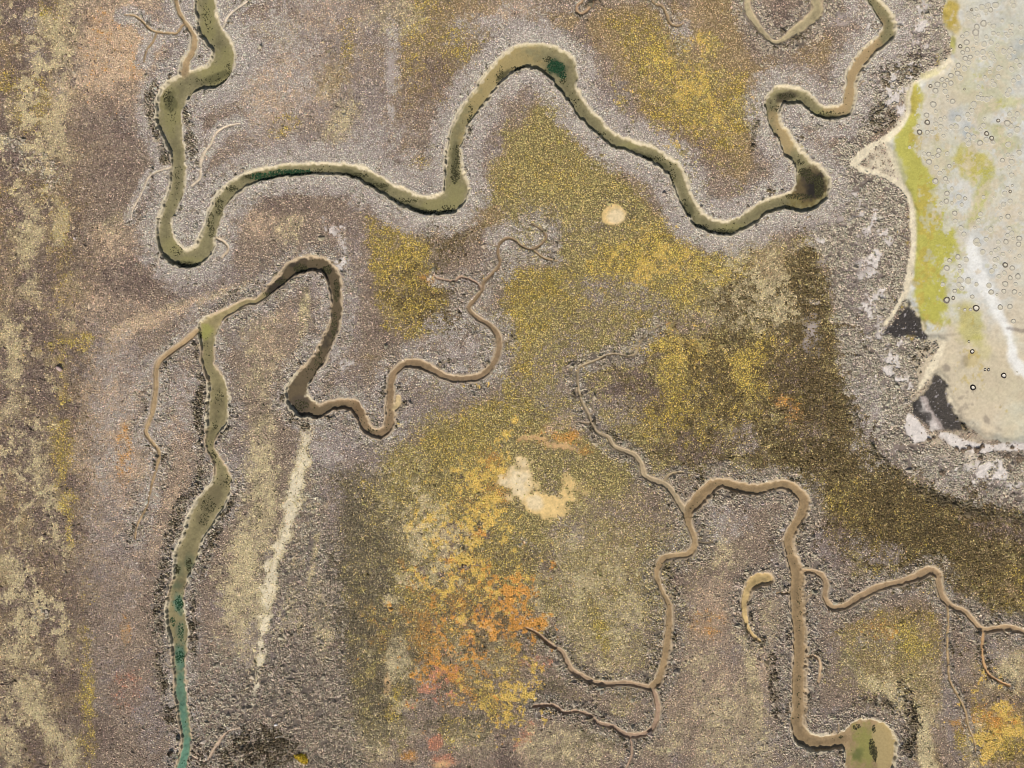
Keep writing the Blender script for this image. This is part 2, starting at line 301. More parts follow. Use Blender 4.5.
# --- yellow square left of the middle
U = [(545,92),(500,140),(478,195),(500,225),(560,262),(505,280),(520,330),(515,385),(470,420),(400,440),(372,462),(345,480),(340,600),(350,740),(400,740),(430,620),(520,600),(560,520),(600,500),(640,470),(690,478),(770,470),(820,500),(850,560),(1100,640),(1100,520),(960,505),(870,445),(840,330),(815,245),(740,250),(690,245),(640,190),(600,155),(565,110)]
P('u', .8, U, 14, 3, 10)
P('y', .8, [(366,218),(375,280),(382,330),(425,342),(452,335),(450,300),(436,270),(430,240),(405,228)], 8, 2, 6)
P('d', .5, [(425,225),(420,270),(425,300),(430,335),(462,340),(480,322),(462,295),(445,275),(470,250),(490,215),(470,222)], 14, 3, 8)
E('l', .35, 395, 258, 22, 24); E('t', .5, 460, 225, 34, 14, -10); E('o', .6, 428, 278, 8, 5); E('d', .25, 405, 300, 30, 30); E('v', .5, 350, 300, 14, 80, 3); E('t', .4, 378, 365, 16, 12)
# --- lemon sweep of the centre
P('y', .55, [(505,285),(540,268),(600,285),(650,240),(740,250),(800,262),(790,320),(740,330),(640,330),(600,300),(560,330),(530,400),(470,440),(400,450),(420,425),(500,395),(515,350)], 16, 4, 14)
for a in [(540,320,34,50,0),(640,255,50,22,-15),(530,410,34,26,-30),(630,310,20,22,0),(470,430,46,22,-25),(560,285,50,18,10)]: E('y', .5, *a, soft=.6, nm=.5)
for a in [(672,252,40,26,20),(700,268,40,16,10),(620,258,26,16,-20),(515,330,14,30,0),(690,300,36,14,20),(590,268,12,8,0)]: E('l', .45, *a, soft=.6, nm=.6)
E('b', .6, 600, 320, 34, 26, -20, .6); E('v', .55, 610, 295, 36, 12, 20, .6); E('v', .4, 560, 360, 26, 26); E('b', .6, 585, 395, 46, 36, 0, .6); E('v', .45, 570, 400, 30, 24); E('v', .55, 650, 300, 40, 10, 30)
for a in [(560,340,60,60,0),(620,400,60,50,0),(480,440,50,30,0),(690,300,70,40,0)]: E('u', .35, *a, soft=.7)
P('d', .45, [(755,250),(700,300),(640,350),(600,380),(612,420),(650,455),(690,476),(760,466),(780,380)], 20, 4, 16)
P('d', .86, [(770,280),(800,238),(822,262),(830,330),(846,390),(872,445),(905,482),(960,505),(1100,520),(1100,650),(1020,625),(965,585),(900,560),(850,560),(822,520),(812,480),(770,468),(750,460),(770,420),(762,350),(758,310)], 20, 3, 12)
E('m', .55, 640, 390, 46, 26, 20, .6); E('v', .5, 740, 440, 20, 18, -30); E('v', .4, 620, 410, 30, 24, 40); E('m', .4, 700, 440, 50, 24); E('m', .35, 800, 400, 30, 60, -20)
E('s', .75, 752, 285, 40, 44, 25, .6, .2, .6); E('s', .5, 782, 295, 14, 40, -20); E('t', .5, 780, 260, 24, 16); E('d', .6, 735, 300, 18, 30, 20)
for a in [(688,352,26,14,25),(676,372,20,18,0),(655,345,20,8,0),(735,365,34,14,35),(760,345,18,10,0),(714,275,24,10,0)]: E('l', .65, *a, soft=.5, nm=.6)
for a in [(800,400,14,8,30),(770,350,26,14,0),(720,400,60,30,0),(700,420,50,20,0),(645,435,26,20,0)]: E('y', .4, *a, soft=.6, nm=.7)
E('o', .7, 663, 325, 7, 5, -10, .4); E('o', .4, 792, 410, 18, 10, 35); E('b', .5, 690, 325, 26, 10)
for a in [(880,505,70,18,12),(940,560,80,26,20),(850,520,30,26,0),(1000,590,40,26,0),(880,535,44,16,0)]: E('y', .24, *a, soft=.7, nm=.6)
E('d', .4, 930, 530, 90, 40, 20, .7); E('t', .2, 1000, 575, 50, 26, 10, .7); E('v', .55, 870, 548, 30, 12, 10); E('m', .5, 1010, 530, 40, 12, 8); E('m', .5, 830, 545, 20, 24)
Ln('k', .5, [(848,400,5),(868,440,6),(900,478,8),(940,498,8),(985,512,7),(1030,520,6)], 5, 2, 4)
# --- ground round the middle creek and below
E('v', .75, 345, 465, 40, 44, 0, .6); E('v', .5, 420, 405, 50, 18, 0, .5); E('g', .5, 330, 440, 30, 24); E('g', .6, 450, 345, 30, 30)
P('e', .78, [(336,478),(372,462),(400,505),(392,560),(400,620),(395,690),(380,745),(345,745),(332,640),(326,560)], 12, 3, 9)
P('e', .5, [(390,580),(430,620),(420,660),(400,735),(380,735)], 10, 3, 8)
P('s', .62, [(378,468),(420,455),(470,470),(505,560),(480,620),(420,615),(400,560)], 14, 4, 12)
E('y', .35, 430, 500, 50, 50, 0, .6); E('e', .4, 400, 530, 20, 40); E('y', .5, 460, 455, 34, 18); E('d', .3, 440, 480, 30, 20)
E('l', .75, 474, 502, 24, 38, 0, .5, .3, .8); E('l', .7, 470, 545, 24, 20, 0, .5, .3, .7); E('l', .6, 500, 570, 26, 30, 30); E('l', .5, 425, 590, 26, 20); E('l', .6, 470, 600, 44, 14, 5, .5, .3, .7); E('m', .5, 466, 478, 10, 7); E('m', .55, 500, 503, 8, 7)
E('o', .75, 503, 490, 6, 14, 0, .4, .3, .6); E('o', .6, 500, 468, 8, 14, -30, .5, .3, .6); E('o', .5, 480, 500, 16, 24, 0, .5, .4, 1)
P('s', .45, [(500,600),(560,520),(640,530),(650,620),(640,660),(600,665),(560,640)], 20, 4, 14); P('v', .35, [(560,520),(660,520),(650,640),(600,640)], 20, 4, 14)
E('s', .5, 600, 590, 50, 60, 0, .7, .3, .7); E('t', .4, 620, 560, 40, 40); E('h', .7, 527, 545, 14, 6, 30); E('m', .7, 510, 632, 12, 8); E('m', .6, 545, 560, 20, 12, 30)
E('y', .7, 505, 580, 30, 22, 30, .5, .3, .8); E('y', .6, 595, 615, 6, 12, -20); E('l', .7, 603, 640, 6, 20, -15, .4, .3, .6); E('s', .7, 600, 665, 10, 8); E('p', .5, 618, 668, 12, 10)
E('l', .5, 480, 560, 50, 70, 0, .6, .4, .8); E('o', .34, 465, 628, 52, 46, 10, .6, .6, 1.0); E('l', .35, 470, 620, 60, 50, 10, .6, .6, 1.0)
def Frag(code, al, x, y, rx, ry, ang, thr, seed):       # ragged flecks: a threshold on fine noise inside a soft outline
    R_ = max(rx, ry) * 1.6; win = window(x - R_, x + R_, y - R_, y + R_); j0, j1, i0, i1 = win
    n_ = (1.0 * fbm(LX, LY, 1, 9, seed, 4, .8) + .6 * NZ_M)[j0:j1, i0:i1]
    dx = cx[i0:i1][None] - x; dy = cy[j0:j1][:, None] - y; c_, s_ = math.cos(math.radians(ang)), math.sin(math.radians(ang))
    q = np.hypot((dx * c_ + dy * s_) / rx, (-dx * s_ + dy * c_) / ry)
    comp(code, (al * sstep(thr - .06, thr + .14, n_ - .9 * np.clip(q - .45, -.2, 3))).astype(np.float32), win)
# orange branching stain
Ln('o', .8, [(402,562,3),(408,578,7),(413,592,4)], 2, 2, 3); Ln('o', .8, [(424,618,8),(430,640,16),(438,660,22),(458,676,22),(478,690,16),(496,706,10)], 4, 3, 6); Ln('r', .5, [(436,656,8),(452,668,10)], 4, 3, 5)
Ln('l', .75, [(470,676,10),(488,694,18),(504,712,14),(520,720,8)], 4, 3, 6); Ln('o', .6, [(455,605,10),(490,618,12),(520,620,10),(540,640,6)], 4, 3, 6); Ln('o', .5, [(440,590,8),(460,590,10),(480,580,8)], 4, 3, 6)
Ln('s', .7, [(541,598,8),(543,615,10),(548,640,5)], 3, 2, 4); Ln('o', .5, [(545,620,5),(548,640,4),(553,648,4)], 2); E('r', .7, 540, 662, 16, 6, 0, .4, .3, .4); E('O', .6, 528, 622, 12, 5, 30, .5, .4, .5)
E('o', .6, 425, 675, 12, 6); E('y', .5, 450, 640, 24, 20); E('s', .6, 475, 655, 26, 16, 0, .5, .3, .8); E('e', .6, 460, 730, 30, 14); E('l', .4, 455, 735, 20, 16); E('s', .45, 470, 740, 26, 16)
E('s', .8, 397, 665, 9, 26, 5, .4, .2, .5); E('l', .5, 396, 700, 8, 20, 15); E('O', .7, 387, 688, 3, 12, 0, .5, .3, .5); E('s', .6, 350, 730, 14, 26, -15); E('s', .4, 375, 755, 20, 12); E('s', .3, 400, 730, 30, 10)
E('r', .9, 436, 742, 7, 8, 0, .4, .3, .5); E('r', .85, 446, 761, 15, 8, 10, .4, .3, .5); E('o', .6, 410, 758, 8, 6); E('O', .55, 444, 764, 10, 5, 0, .5, .3, .5); E('r', .75, 525, 735, 5, 15, 35, .4, .3, .5); E('p', .6, 524, 755, 6, 14); E('m', .6, 515, 705, 12, 12); E('m', .7, 505, 760, 14, 10)
E('s', .65, 575, 745, 46, 24, 0, .6, .3, .6); E('e', .4, 560, 690, 30, 14); E('e', .5, 600, 725, 20, 20); E('s', .35, 620, 700, 16, 14)
# --- between the creeks, lower right
E('p', .6, 715, 610, 26, 30, 0, .6, .3, .6); E('b', .6, 705, 680, 40, 36, 0, .6); E('p', .35, 700, 690, 50, 60, 0, .6); E('s', .55, 705, 545, 34, 26, 0, .6, .3, .6); E('s', .5, 735, 740, 40, 40, 0, .6, .3, .6); E('s', .85, 752, 672, 7, 62, -8, .4); E('s', .4, 660, 740, 26, 20); E('p', .7, 682, 696, 14, 5, -20, .4); E('g', .6, 720, 520, 26, 20); E('o', .3, 708, 622, 16, 14); E('p', .5, 765, 655, 10, 30, 0); E('s', .5, 770, 620, 12, 30)
P('t', .7, [(834,632),(880,612),(930,602),(945,630),(945,680),(935,720),(942,850),(922,850),(918,722),(892,694),(862,680),(846,652)], 7, 2, 6)
P('y', .45, [(840,632),(890,612),(940,612),(944,660),(900,665),(850,650)], 10, 3, 8); E('v', .6, 872, 642, 22, 12, 10); E('l', .75, 905, 632, 10, 15, -20, .4, .4, .6); E('l', .7, 918, 650, 12, 8, 0, .5, .4, .6); E('o', .3, 880, 630, 16, 10)
Ln('s', .95, [(846,655,10),(862,678,13),(895,696,15),(918,722,15),(928,768,16),(930,850,16)], 3, 2, 3); E('s', .4, 930, 690, 22, 30)
E('v', .8, 952, 705, 8, 60, -6); E('t', .7, 1000, 720, 40, 60, 0, .6); E('y', .75, 1005, 735, 34, 26, 0, .6, .3, .6); E('l', .6, 1000, 740, 24, 14, 0, .5, .4, .7); E('o', .45, 995, 720, 26, 14, 0, .5, .4, .7); E('s', .6, 1005, 672, 30, 22, 0, .6, .3, .6); E('y', .4, 980, 655, 8, 12); E('s', .5, 975, 745, 10, 26); E('m', .5, 1000, 700, 22, 8); E('d', .4, 1010, 765, 26, 12); E('t', .4, 1015, 640, 20, 10)
# --- grass strip and shrubs left of the middle
E('s', .5, 255, 560, 24, 90, 8, .6, .2, .6); E('s', .6, 240, 590, 16, 60, 12, .5, .2, .6); E('b', .5, 270, 400, 26, 50); E('s', .4, 262, 360, 22, 60, 0, .6, .2, .6); E('s', .7, 304, 318, 5, 34, 4, .4, .1, .3); E('p', .3, 275, 330, 20, 40); E('s', .5, 262, 470, 14, 60); E('v', .6, 240, 460, 8, 50); E('v', .4, 255, 690, 30, 60)
E('s', .5, 285, 228, 14, 14, -50); E('s', .5, 298, 232, 5, 20, 8); E('p', .4, 265, 225, 26, 16); E('b', .5, 270, 245, 30, 14)
P('j', .8, [(278,560),(320,500),(335,560),(340,640),(345,700),(370,780),(370,850),(220,850),(215,700),(262,650)], 14, 3, 8)
E('h', .6, 310, 520, 14, 50); E('h', .7, 215, 700, 24, 60, 0, .5); E('k', .4, 250, 750, 40, 20)
E('s', .4, 320, 620, 10, 40, -8); E('s', .5, 300, 625, 5, 12)
Ln('s', .6, [(306,428,9),(303,455,13),(298,480,18),(292,505,17),(286,530,13),(278,555,15),(270,580,13),(267,605,11),(262,635,9),(259,670,6)], 4, 3, 4)
Ln('s', .85, [(306,432,8),(303,455,12),(298,480,15),(292,505,15),(286,530,12),(278,555,14),(270,580,12),(267,605,11),(262,635,8),(259,665,5)], 3, 4, 3); Ln('c', .75, [(306,436,6),(303,455,9),(298,480,13),(292,505,13),(286,530,10),(278,555,13),(270,580,11),(267,605,10),(262,635,8),(260,660,5),(257,685,4),(252,706,3)], 3.5, 4.5, 3)
Ln('s', .7, [(318,535,3),(314,560,5),(310,580,5)], 2)
# pale crumbs of salt and the lagoon band of coarse grey shrubs
P('h', .93, [(900,-80),(960,-80),(950,60),(910,90),(866,140),(856,170),(905,190),(914,300),(888,325),(945,345),(905,420),(945,446),(1100,458),(1100,512),(1020,508),(960,496),(905,474),(870,438),(848,392),(838,330),(832,268),(815,238),(838,215),(835,160),(850,120),(865,80),(900,50)], 8, 2, 6)
E('g', .45, 870, 420, 22, 44, -10, .6); E('g', .4, 960, 478, 50, 16, 12, .6); E('v', .5, 930, 45, 22, 22); E('k', .5, 895, 70, 26, 14, -20, .5); E('k', .5, 880, 115, 14, 14); E('v', .5, 862, 300, 16, 60); E('k', .3, 925, 356, 14, 14)
for a in [(890,52,14,4,40),(902,46,8,4,0),(908,92,8,12,20),(886,102,7,7,0),(900,108,6,8,0),(856,205,8,7,0),(848,217,6,4,0),(874,226,8,5,-30),(890,238,4,9,-20),(866,272,6,8,0),(873,262,4,8,0),(877,295,5,13,10),(879,333,4,9,0),(893,362,12,6,25),(903,378,5,12,-10),(880,322,6,5,0),(972,464,8,7,0),(983,478,6,5,40),(1000,473,5,7,0),(1017,486,8,4,10),(990,465,6,4,0),(960,452,8,4,20),(335,232,3,10,-40),(344,248,3,10,-10),(347,272,2,10,0),(340,345,4,14,20),(345,360,4,8,0),(350,330,2,8,0),(822,240,4,3,0),(808,244,3,3,0),(925,150,6,4,0),(920,14,10,6,-40),(893,40,6,3,30),(915,30,4,8,0)]:
    E('w', .48, *a, soft=.7, ns=1.1, nm=.9)
for a in [(812,334,8,20,0),(822,262,5,4,0),(836,216,10,8,0),(838,20,12,5,0),(938,22,7,9,0)]: E('q', .6, *a, soft=.6, ns=.5, nm=.5)
# --- halos of grey shrubs along the creeks (from the distance to the nearest bank)
ii = np.clip(np.rint((cx - X0) / G).astype(int), 0, NX - 1); jj = np.clip(np.rint((cy - Y0) / G).astype(int), 0, NY - 1)
hal = halo[jj][:, ii]; idc = cid[jj][:, ii]; sdl = sd[jj][:, ii]
ha = 1 - sstep(.62, 1.15, hal + .16 * NZ_M + .06 * NZ_S)
comp('g', (ha * (np.where(idc == 0, .80, np.where(idc == 1, .42, .22)) * np.clip(1 + .35 * NZ_M, .5, 1.15))).astype(np.float32))
comp('j', ((1 - sstep(.35, 1.5, hal + .3 * NZ_M + .15 * NZ_S)) * np.where(idc == 0, .10, np.where(idc == 1, .34, .68)) * np.clip(1 + .5 * NZ_M, .3, 1.3)).astype(np.float32))
hin = 1 - sstep(.15, .75, hal + .2 * NZ_M + .1 * NZ_S)
comp('f', (hin * np.where(idc == 0, .40, np.where(idc == 1, .22, .10)) * np.clip(1 + .6 * NZ_S, .4, 1.3)).astype(np.float32))
near = 1 - sstep(2, 7, sdl + 3 * NZ_S)
comp('k', (near * np.where(idc == 0, .10, .26) * sstep(-.2, .5, NZ_M + .5 * NZ_S)).astype(np.float32))
Ln('h', .9, [(186,65,3),(200,40,6),(208,50,6)], 3)
for pts in [[(155,82,5),(150,98,8),(152,120,9),(160,145,7),(166,160,3)],[(186,110,3),(188,128,5),(190,150,5),(194,165,4)],[(203,385,6),(198,410,7),(202,450,7),(196,490,8),(182,505,9),(174,530,9),(165,560,8),(160,600,9),(160,640,9),(164,690,8),(170,720,5)],[(232,500,7),(214,535,8),(200,575,5),(193,610,5),(194,650,4)],[(196,340,3),(198,360,4),(202,378,4)],[(140,395,3),(146,410,3)],[(192,735,4),(197,750,6),(205,772,8)],[(752,150,4),(755,120,4)],[(770,650,6),(775,690,6),(778,720,6)],[(900,690,14),(912,715,12),(908,750,8)],[(860,700,10),(890,706,8)],[(236,292,3),(232,298,3)],[(284,398,5),(292,418,5),(305,424,4)],[(290,382,4),(300,366,4)]]:
    Ln('k', .5, pts, 3, 2.5, 3); Ln('j', .3, [(x, y, w_ + 3) for x, y, w_ in pts], 4, 2, 3)
# bare patches within the marsh
PANS = [('E','c',614,215,11.5,11,0),('E','c',520,482,17,20,-15),('E','z',550,506,17,14,-40),('E','z',530,500,16,8,45),('E','O',548,440,22,5,8),('E','O',563,446,12,5,10)]
E('z', .95, 614, 215, 11.5, 11, 0, .12, .10, .12); E('c', .5, 616, 216, 8, 8, 0, .4, .1, .2)
E('o', .6, 550, 436, 26, 9, 5, .5, .3, .7); E('O', .85, 533, 438, 16, 4, 5, .3, .4, .6); E('O', .9, 560, 446, 14, 4.5, 8, .3, .3, .5); E('o', .5, 585, 450, 8, 5); E('p', .5, 560, 426, 18, 8, -20)
E('z', .92, 521, 481, 15, 19, -12, .3, .4, .4); E('c', .6, 520, 480, 12, 15, -12, .5, .4, .5); E('z', .97, 536, 505, 12, 9, 40, .2, .15, .3); E('z', .97, 552, 508, 15, 13, -30, .3, .5, .4); E('c', .5, 535, 503, 8, 6, 40, .4); Ln('q', .5, [(506,478,.6),(513,483,.8),(520,479,.8),(528,484,.7)], .6, .5, .5); Ln('q', .4, [(517,468,.5),(519,480,.7),(524,492,.6)], .6, .5, .5); E('z', .6, 566, 484, 5, 14, -10, .4, .6, .8); E('z', .6, 575, 490, 9, 8, 0, .5, .6, .8)

# ------------------------------------------------------------------ the lagoon flat
LAG = [(958,-90),(946,0),(943,10),(944,22),(949,35),(953,46),(950,58),(942,68),(926,76),(911,84),(908,98),(909,112),(899,126),(886,142),(893,156),(900,178),(910,196),(914,212),(915,235),(914,258),(911,280),(905,298),(910,306),(917,315),(922,326),(926,338),(943,341),(941,352),(935,364),(930,374),(938,373),(945,381),(949,396),(955,411),(964,424),(972,430),(985,438),(1005,443),(1030,443),(1110,440),(1110,-90)]
px1, py1 = np.meshgrid(cx, cy)
lagd = np.full((LY, LX), 99., np.float32)
wl = window(840, 1200, -90, 480)
lagd[wl[0]:wl[1], wl[2]:wl[3]] = poly_sd(px1[wl[0]:wl[1], wl[2]:wl[3]], py1[wl[0]:wl[1], wl[2]:wl[3]], LAG)
lagn = lagd + 1.2 * NZ_S + .8 * NZ_M
LA = (1 - sstep(-1, 1, lagn)).astype(np.float32)
comp('0', LA)
E('1', .9, 975, 385, 60, 60, 0, .4, .1, .3); E('1', .5, 935, 120, 20, 60, 10); E('1', .4, 960, 40, 20, 40); E('2', .6, 1010, 120, 40, 40, 0, .6); E('2', .7, 962, 195, 20, 14, 0, .6); E('2', .8, 985, 265, 26, 50, -12, .6); E('2', .5, 1000, 20, 26, 30); E('1', .5, 1010, 240, 24, 40); E('1', .5, 1020, 320, 20, 20); E('2', .6, 965, 130, 18, 22, -20)
E('7', .6, 1000, 60, 20, 40, 20, .7, .3, .7); E('7', .5, 955, 155, 30, 20, 0, .6); E('7', .6, 985, 100, 20, 14); E('7', .2, 980, 370, 34, 30, 0, .6, .3, .6); E('7', .25, 1020, 410, 20, 40); E('7', .5, 970, 80, 20, 14); E('7', .35, 940, 45, 5, 20)
comp('2', (LA * .55 * sstep(.0, .7, NZ_M + .3 * NZ_S) * (py1 < 330)).astype(np.float32)); comp('1', (LA * .5 * sstep(.0, .7, -NZ_M + .3 * NZ_S)).astype(np.float32))
for a in [(957,117,6,7,-30),(967,128,4,8,10),(970,135,4,6,0),(1018,45,8,7,0),(1013,55,6,4,0),(958,197,5,6,0),(1000,122,5,3,30),(1010,125,5,5,0),(978,241,4,4,0),(992,272,4,4,0),(1020,80,6,6,0),(1012,92,4,3,0)]: E('3', .65, *a, soft=.7, ns=.4, nm=.6)
Ln('5', .97, [(922,322,8),(930,305,30),(930,280,34),(932,255,38),(935,232,40),(928,210,32),(923,190,30),(914,172,26),(907,158,24),(906,143,22),(911,128,18),(914,112,16),(915,98,14),(915,88,12)], 3.5, 3, 4)
Ln('7', .7, [(893,152,5),(898,160,6),(904,176,6)], 2, 3, 4)
E('5', .8, 946, 252, 16, 14, 0, .35, .5, .6); E('5', .9, 936, 304, 12, 18, 0, .35, .5, .6); E('6', .5, 913, 102, 7, 18, 0)
E('6', .95, 951, 12, 9, 15, 8, .25, .1, .25); E('6', .7, 955, 25, 7, 8, 0, .4); E('5', .8, 953, 45, 3, 9, 0, .5); Ln('5', .85, [(945,66,3),(938,70,5),(928,74,6),(922,76,5)], 2); Ln('5', .7, [(908,92,2),(907,104,2),(907,112,2)], 1); Ln('6', .7, [(884,140,3),(892,134,4),(900,128,5)], 2)
E('5', .75, 974, 165, 18, 16, 10, .4, .4, .5); E('6', .35, 974, 163, 16, 14, 0, .5); E('5', .7, 986, 180, 9, 12, 0, .4); Ln('5', .7, [(984,188,12),(980,205,12),(974,216,10),(969,224,6)], 4, 2, 3)
E('5', .55, 1006, 142, 15, 9, 10, .5); E('5', .5, 998, 130, 8, 6, 0, .5); E('5', .5, 1010, 102, 18, 6, -8, .6); E('7', .7, 986, 115, 6, 12, 10)
E('5', .6, 970, 322, 12, 18, -15, .5, .3, .5); E('6', .35, 965, 312, 6, 12); E('5', .4, 977, 342, 6, 6); E('6', .4, 972, 360, 8, 8); E('5', .3, 985, 352, 6, 9)
Ln('4', .82, [(972,240,8),(974,258,12),(982,280,13),(992,300,10),(1000,315,9),(1007,328,8),(1012,342,8),(1014,358,9),(1020,366,9),(1034,378,10),(1100,420,12)], 3, 1.5, 2); Ln('4', .6, [(984,272,5),(992,296,6),(1001,314,6),(1008,330,6),(1013,350,6),(1020,366,6),(1034,378,6)], 2, 1, 1)
E('4', .4, 968, 285, 14, 14, 0, .6); E('4', .35, 1000, 118, 12, 5); E('4', .3, 955, 185, 12, 6)
E('8', .6, 949, 369, 4.5, 3, 40, .6, 1.0, .8); E('8', .3, 954, 375, 3, 4, 0, .6, 1.0, .8); E('8', .55, 987, 420, 4.5, 3, 60, .6, 1.0, .8); E('8', .3, 999, 429, 4, 2, 30); E('8', .35, 965, 360, 4, 10, 30, .6, .4, .8)
Ln('8', .6, [(1008,328,1.5),(1018,330,2.5),(1032,331,3),(1100,333,3)], 1); Ln('8', .4, [(1004,321,1),(1016,322,1.5),(1032,324,2)], 1); Ln('8', .35, [(926,335,1),(945,335,1.5),(960,334,1)], 1.5, 1, 1); Ln('8', .45, [(966,434,1),(982,440,3),(1000,444,2)], 2, 1, 1)
Frag('6', .6, 926, 220, 26, 130, 0, .12, 3101); Frag('7', .75, 938, 230, 26, 130, 0, .34, 3102); Frag('0', .8, 948, 240, 16, 100, 0, .22, 3103); Frag('0', .8, 922, 130, 12, 50, 0, .3, 3104)
Frag('0', .6, 974, 165, 20, 20, 0, .34, 3105); Frag('5', .6, 962, 250, 14, 60, 0, .42, 3106); Frag('5', .5, 985, 120, 40, 60, 0, .5, 3107); Frag('7', .6, 985, 150, 60, 160, 0, .36, 3108); Frag('1', .6, 985, 150, 60, 180, 0, .3, 3109); Frag('6', .5, 975, 360, 26, 50, 0, .36, 3110); Frag('8', .35, 970, 380, 40, 60, 0, .62, 3111)
# sandy shore, salt fringe, dark peat
comp('c', (.6 * (1 - sstep(1.5, 5, np.abs(lagd - 1))) * (py1 > 60) * (px1 < 960)).astype(np.float32))
P('c', .5, [(866,150),(890,140),(897,160),(902,182),(885,176),(866,168)], 3, 2, 3)
for pts in [[(952,48,2),(947,62,3.5),(938,70,3)],[(912,86,3),(909,100,3),(908,114,4),(898,129,5),(882,140,5),(869,148,7),(861,155,9),(855,163,8)],[(853,165,7),(868,171,6),(885,176,5),(900,185,5),(908,196,4),(912,212,5),(913,240,5.5),(911,262,6),(908,280,6.5),(902,298,6.5),(893,313,6.5),(885,324,5)],[(944,342,6),(938,356,6.5),(931,368,6),(924,380,4),(918,390,3)]]:
    Ln('c', .95, pts, 1.2, .8, 1)
Ln('w', .9, [(940,434,5),(953,440,11),(968,446,9),(985,449,8),(1004,447,8),(1035,446,8)], 1.5, 1.5, 1.5)
P('K', .97, [(909,301),(898,314),(884,333),(905,337),(927,340),(924,323),(917,311)], 1.8, 2.4, 2)
P('K', .95, [(937,374),(945,382),(949,396),(955,411),(964,424),(970,430),(958,432),(944,431),(935,430),(922,423),(912,414),(913,404),(924,391),(931,382)], 1.8, 2.4, 2.5)
P('q', .9, [(921,397),(925,396),(935,414),(945,429),(938,433),(928,420)], 1.5, 2, 2); P('w', .4, [(921,398),(928,408),(940,430),(932,430),(919,408)], 2, 3, 3)
E('K', .9, 917, 406, 7, 4, 40, .5, .9, .8); E('K', .85, 927, 416, 5, 3, 30, .5, .9, .8); E('k', .5, 962, 425, 8, 4, 40, .5)
P('w', .95, [(908,412),(903,427),(914,443),(931,438),(926,430),(914,416)], 1.2, 1, 1)
# yellow plants never close up: brown and tawny ones stand between them
for c, k0, k1 in (('y', .24, .30), ('l', .14, .26), ('d', .08, .10), ('s', .0, .0)):
    t_ = np.clip(k0 + k1 * (NZ_M * .8 + NZ_S * .6), 0, .85) * W[IDX[c]]
    W[IDX[c]] -= t_; W[IDX['u']] += t_ * .5; W[IDX['t']] += t_ * .3; W[IDX['e']] += t_ * .2
W /= W.sum(0, keepdims=True)
for c, fr in (('s', .24), ('G', .16), ('o', .12), ('p', .14), ('l', .08)):      # dark little plants dotted through the pale stands
    t_ = fr * W[IDX[c]]; W[IDX[c]] -= t_; W[IDX['e' if c != 'p' else 'm']] += t_
# every kind of plant grows in its own clumps and drifts: break the mixtures up at several sizes
for k, c in enumerate(CODES):
    if SP[c][2] and c not in 'w': continue
    e_ = 1.25 * fbm(LX, LY, 1, 6, 900 + 31 * k, 2, .8) + .95 * fbm(LX, LY, 1, 22, 1900 + 31 * k, 3, .8)
    W[k] *= np.exp(np.clip(e_, -2.4, 2.4) * (.6 if c in 'sp' else 1))
W_bare_ = np.clip(sum(W[IDX[c]] for c in CODES if SP[c][2] and c != 'w') / np.maximum(W.sum(0), 1e-6), 0, 1)
W /= W.sum(0, keepdims=True); W_keep_ = W.copy()
E('u', .45, 610, 580, 70, 100, 0, .6, .2, .4); E('u', .4, 470, 500, 90, 90, 0, .6, .2, .4); E('b', .35, 720, 680, 50, 80, 0, .6); E('u', .4, 880, 660, 50, 40, 20, .6); E('t', .35, 40, 400, 50, 380, 0, .5); E('e', .4, 460, 610, 66, 100, 0, .6)
Frag('G', .9, 475, 540, 60, 110, 0, .12, 3001); Frag('o', .95, 470, 625, 70, 80, 15, .16, 3002); Frag('m', .75, 470, 590, 80, 110, 0, .42, 3003); Frag('G', .85, 500, 690, 40, 46, 40, .14, 3004)
Frag('o', .9, 505, 600, 44, 50, 20, .22, 3005); Frag('s', .49, 430, 540, 60, 90, 0, .2, 3006); Frag('G', .8, 480, 480, 40, 50, 0, .15, 3007); Frag('O', .8, 465, 640, 56, 60, 30, .42, 3008); Frag('s', .43, 400, 660, 40, 90, 0, .32, 3009)
Frag('s', .37, 600, 590, 70, 90, 0, .22, 3010); Frag('s', .40, 720, 690, 60, 90, 0, .2, 3011); Frag('s', .37, 250, 520, 34, 150, 8, .2, 3012); Frag('m', .6, 34, 400, 46, 420, 0, .1, 3024); Frag('s', .72, 34, 130, 34, 150, 0, .24, 3013); Frag('s', .72, 28, 560, 40, 240, 0, .2, 3021); Frag('s', .31, 250, 620, 30, 90, 8, .2, 3022); Frag('s', .35, 300, 560, 14, 140, 12, .22, 3023); Frag('m', .7, 34, 430, 60, 420, 0, .3, 3014)
Frag('s', .43, 900, 680, 40, 50, 20, .2, 3015); Frag('G', .8, 1000, 730, 50, 50, 0, .2, 3016); Frag('s', .40, 760, 290, 50, 60, 20, .15, 3017); Frag('G', .35, 690, 352, 60, 40, 25, .34, 3018); Frag('d', .55, 740, 380, 90, 90, 30, .12, 3050); Frag('d', .5, 935, 545, 130, 56, 22, -.15, 3053); Frag('d', .6, 815, 350, 40, 140, -10, .0, 3051); Frag('u', .5, 690, 90, 70, 90, -20, .1, 3052); Frag('G', .5, 650, 260, 70, 40, -10, .35, 3019); Frag('G', .5, 690, 90, 60, 80, -20, .34, 3020)
Frag('G', .95, 455, 600, 50, 60, 0, .26, 3030); Frag('o', .95, 450, 655, 44, 60, -30, .24, 3031); Frag('G', .95, 490, 690, 40, 40, 35, .22, 3032); Frag('o', .9, 520, 620, 36, 60, 10, .3, 3033); Frag('r', .8, 445, 680, 40, 60, 20, .44, 3034); Frag('e', .85, 470, 640, 76, 110, 0, .32, 3035)
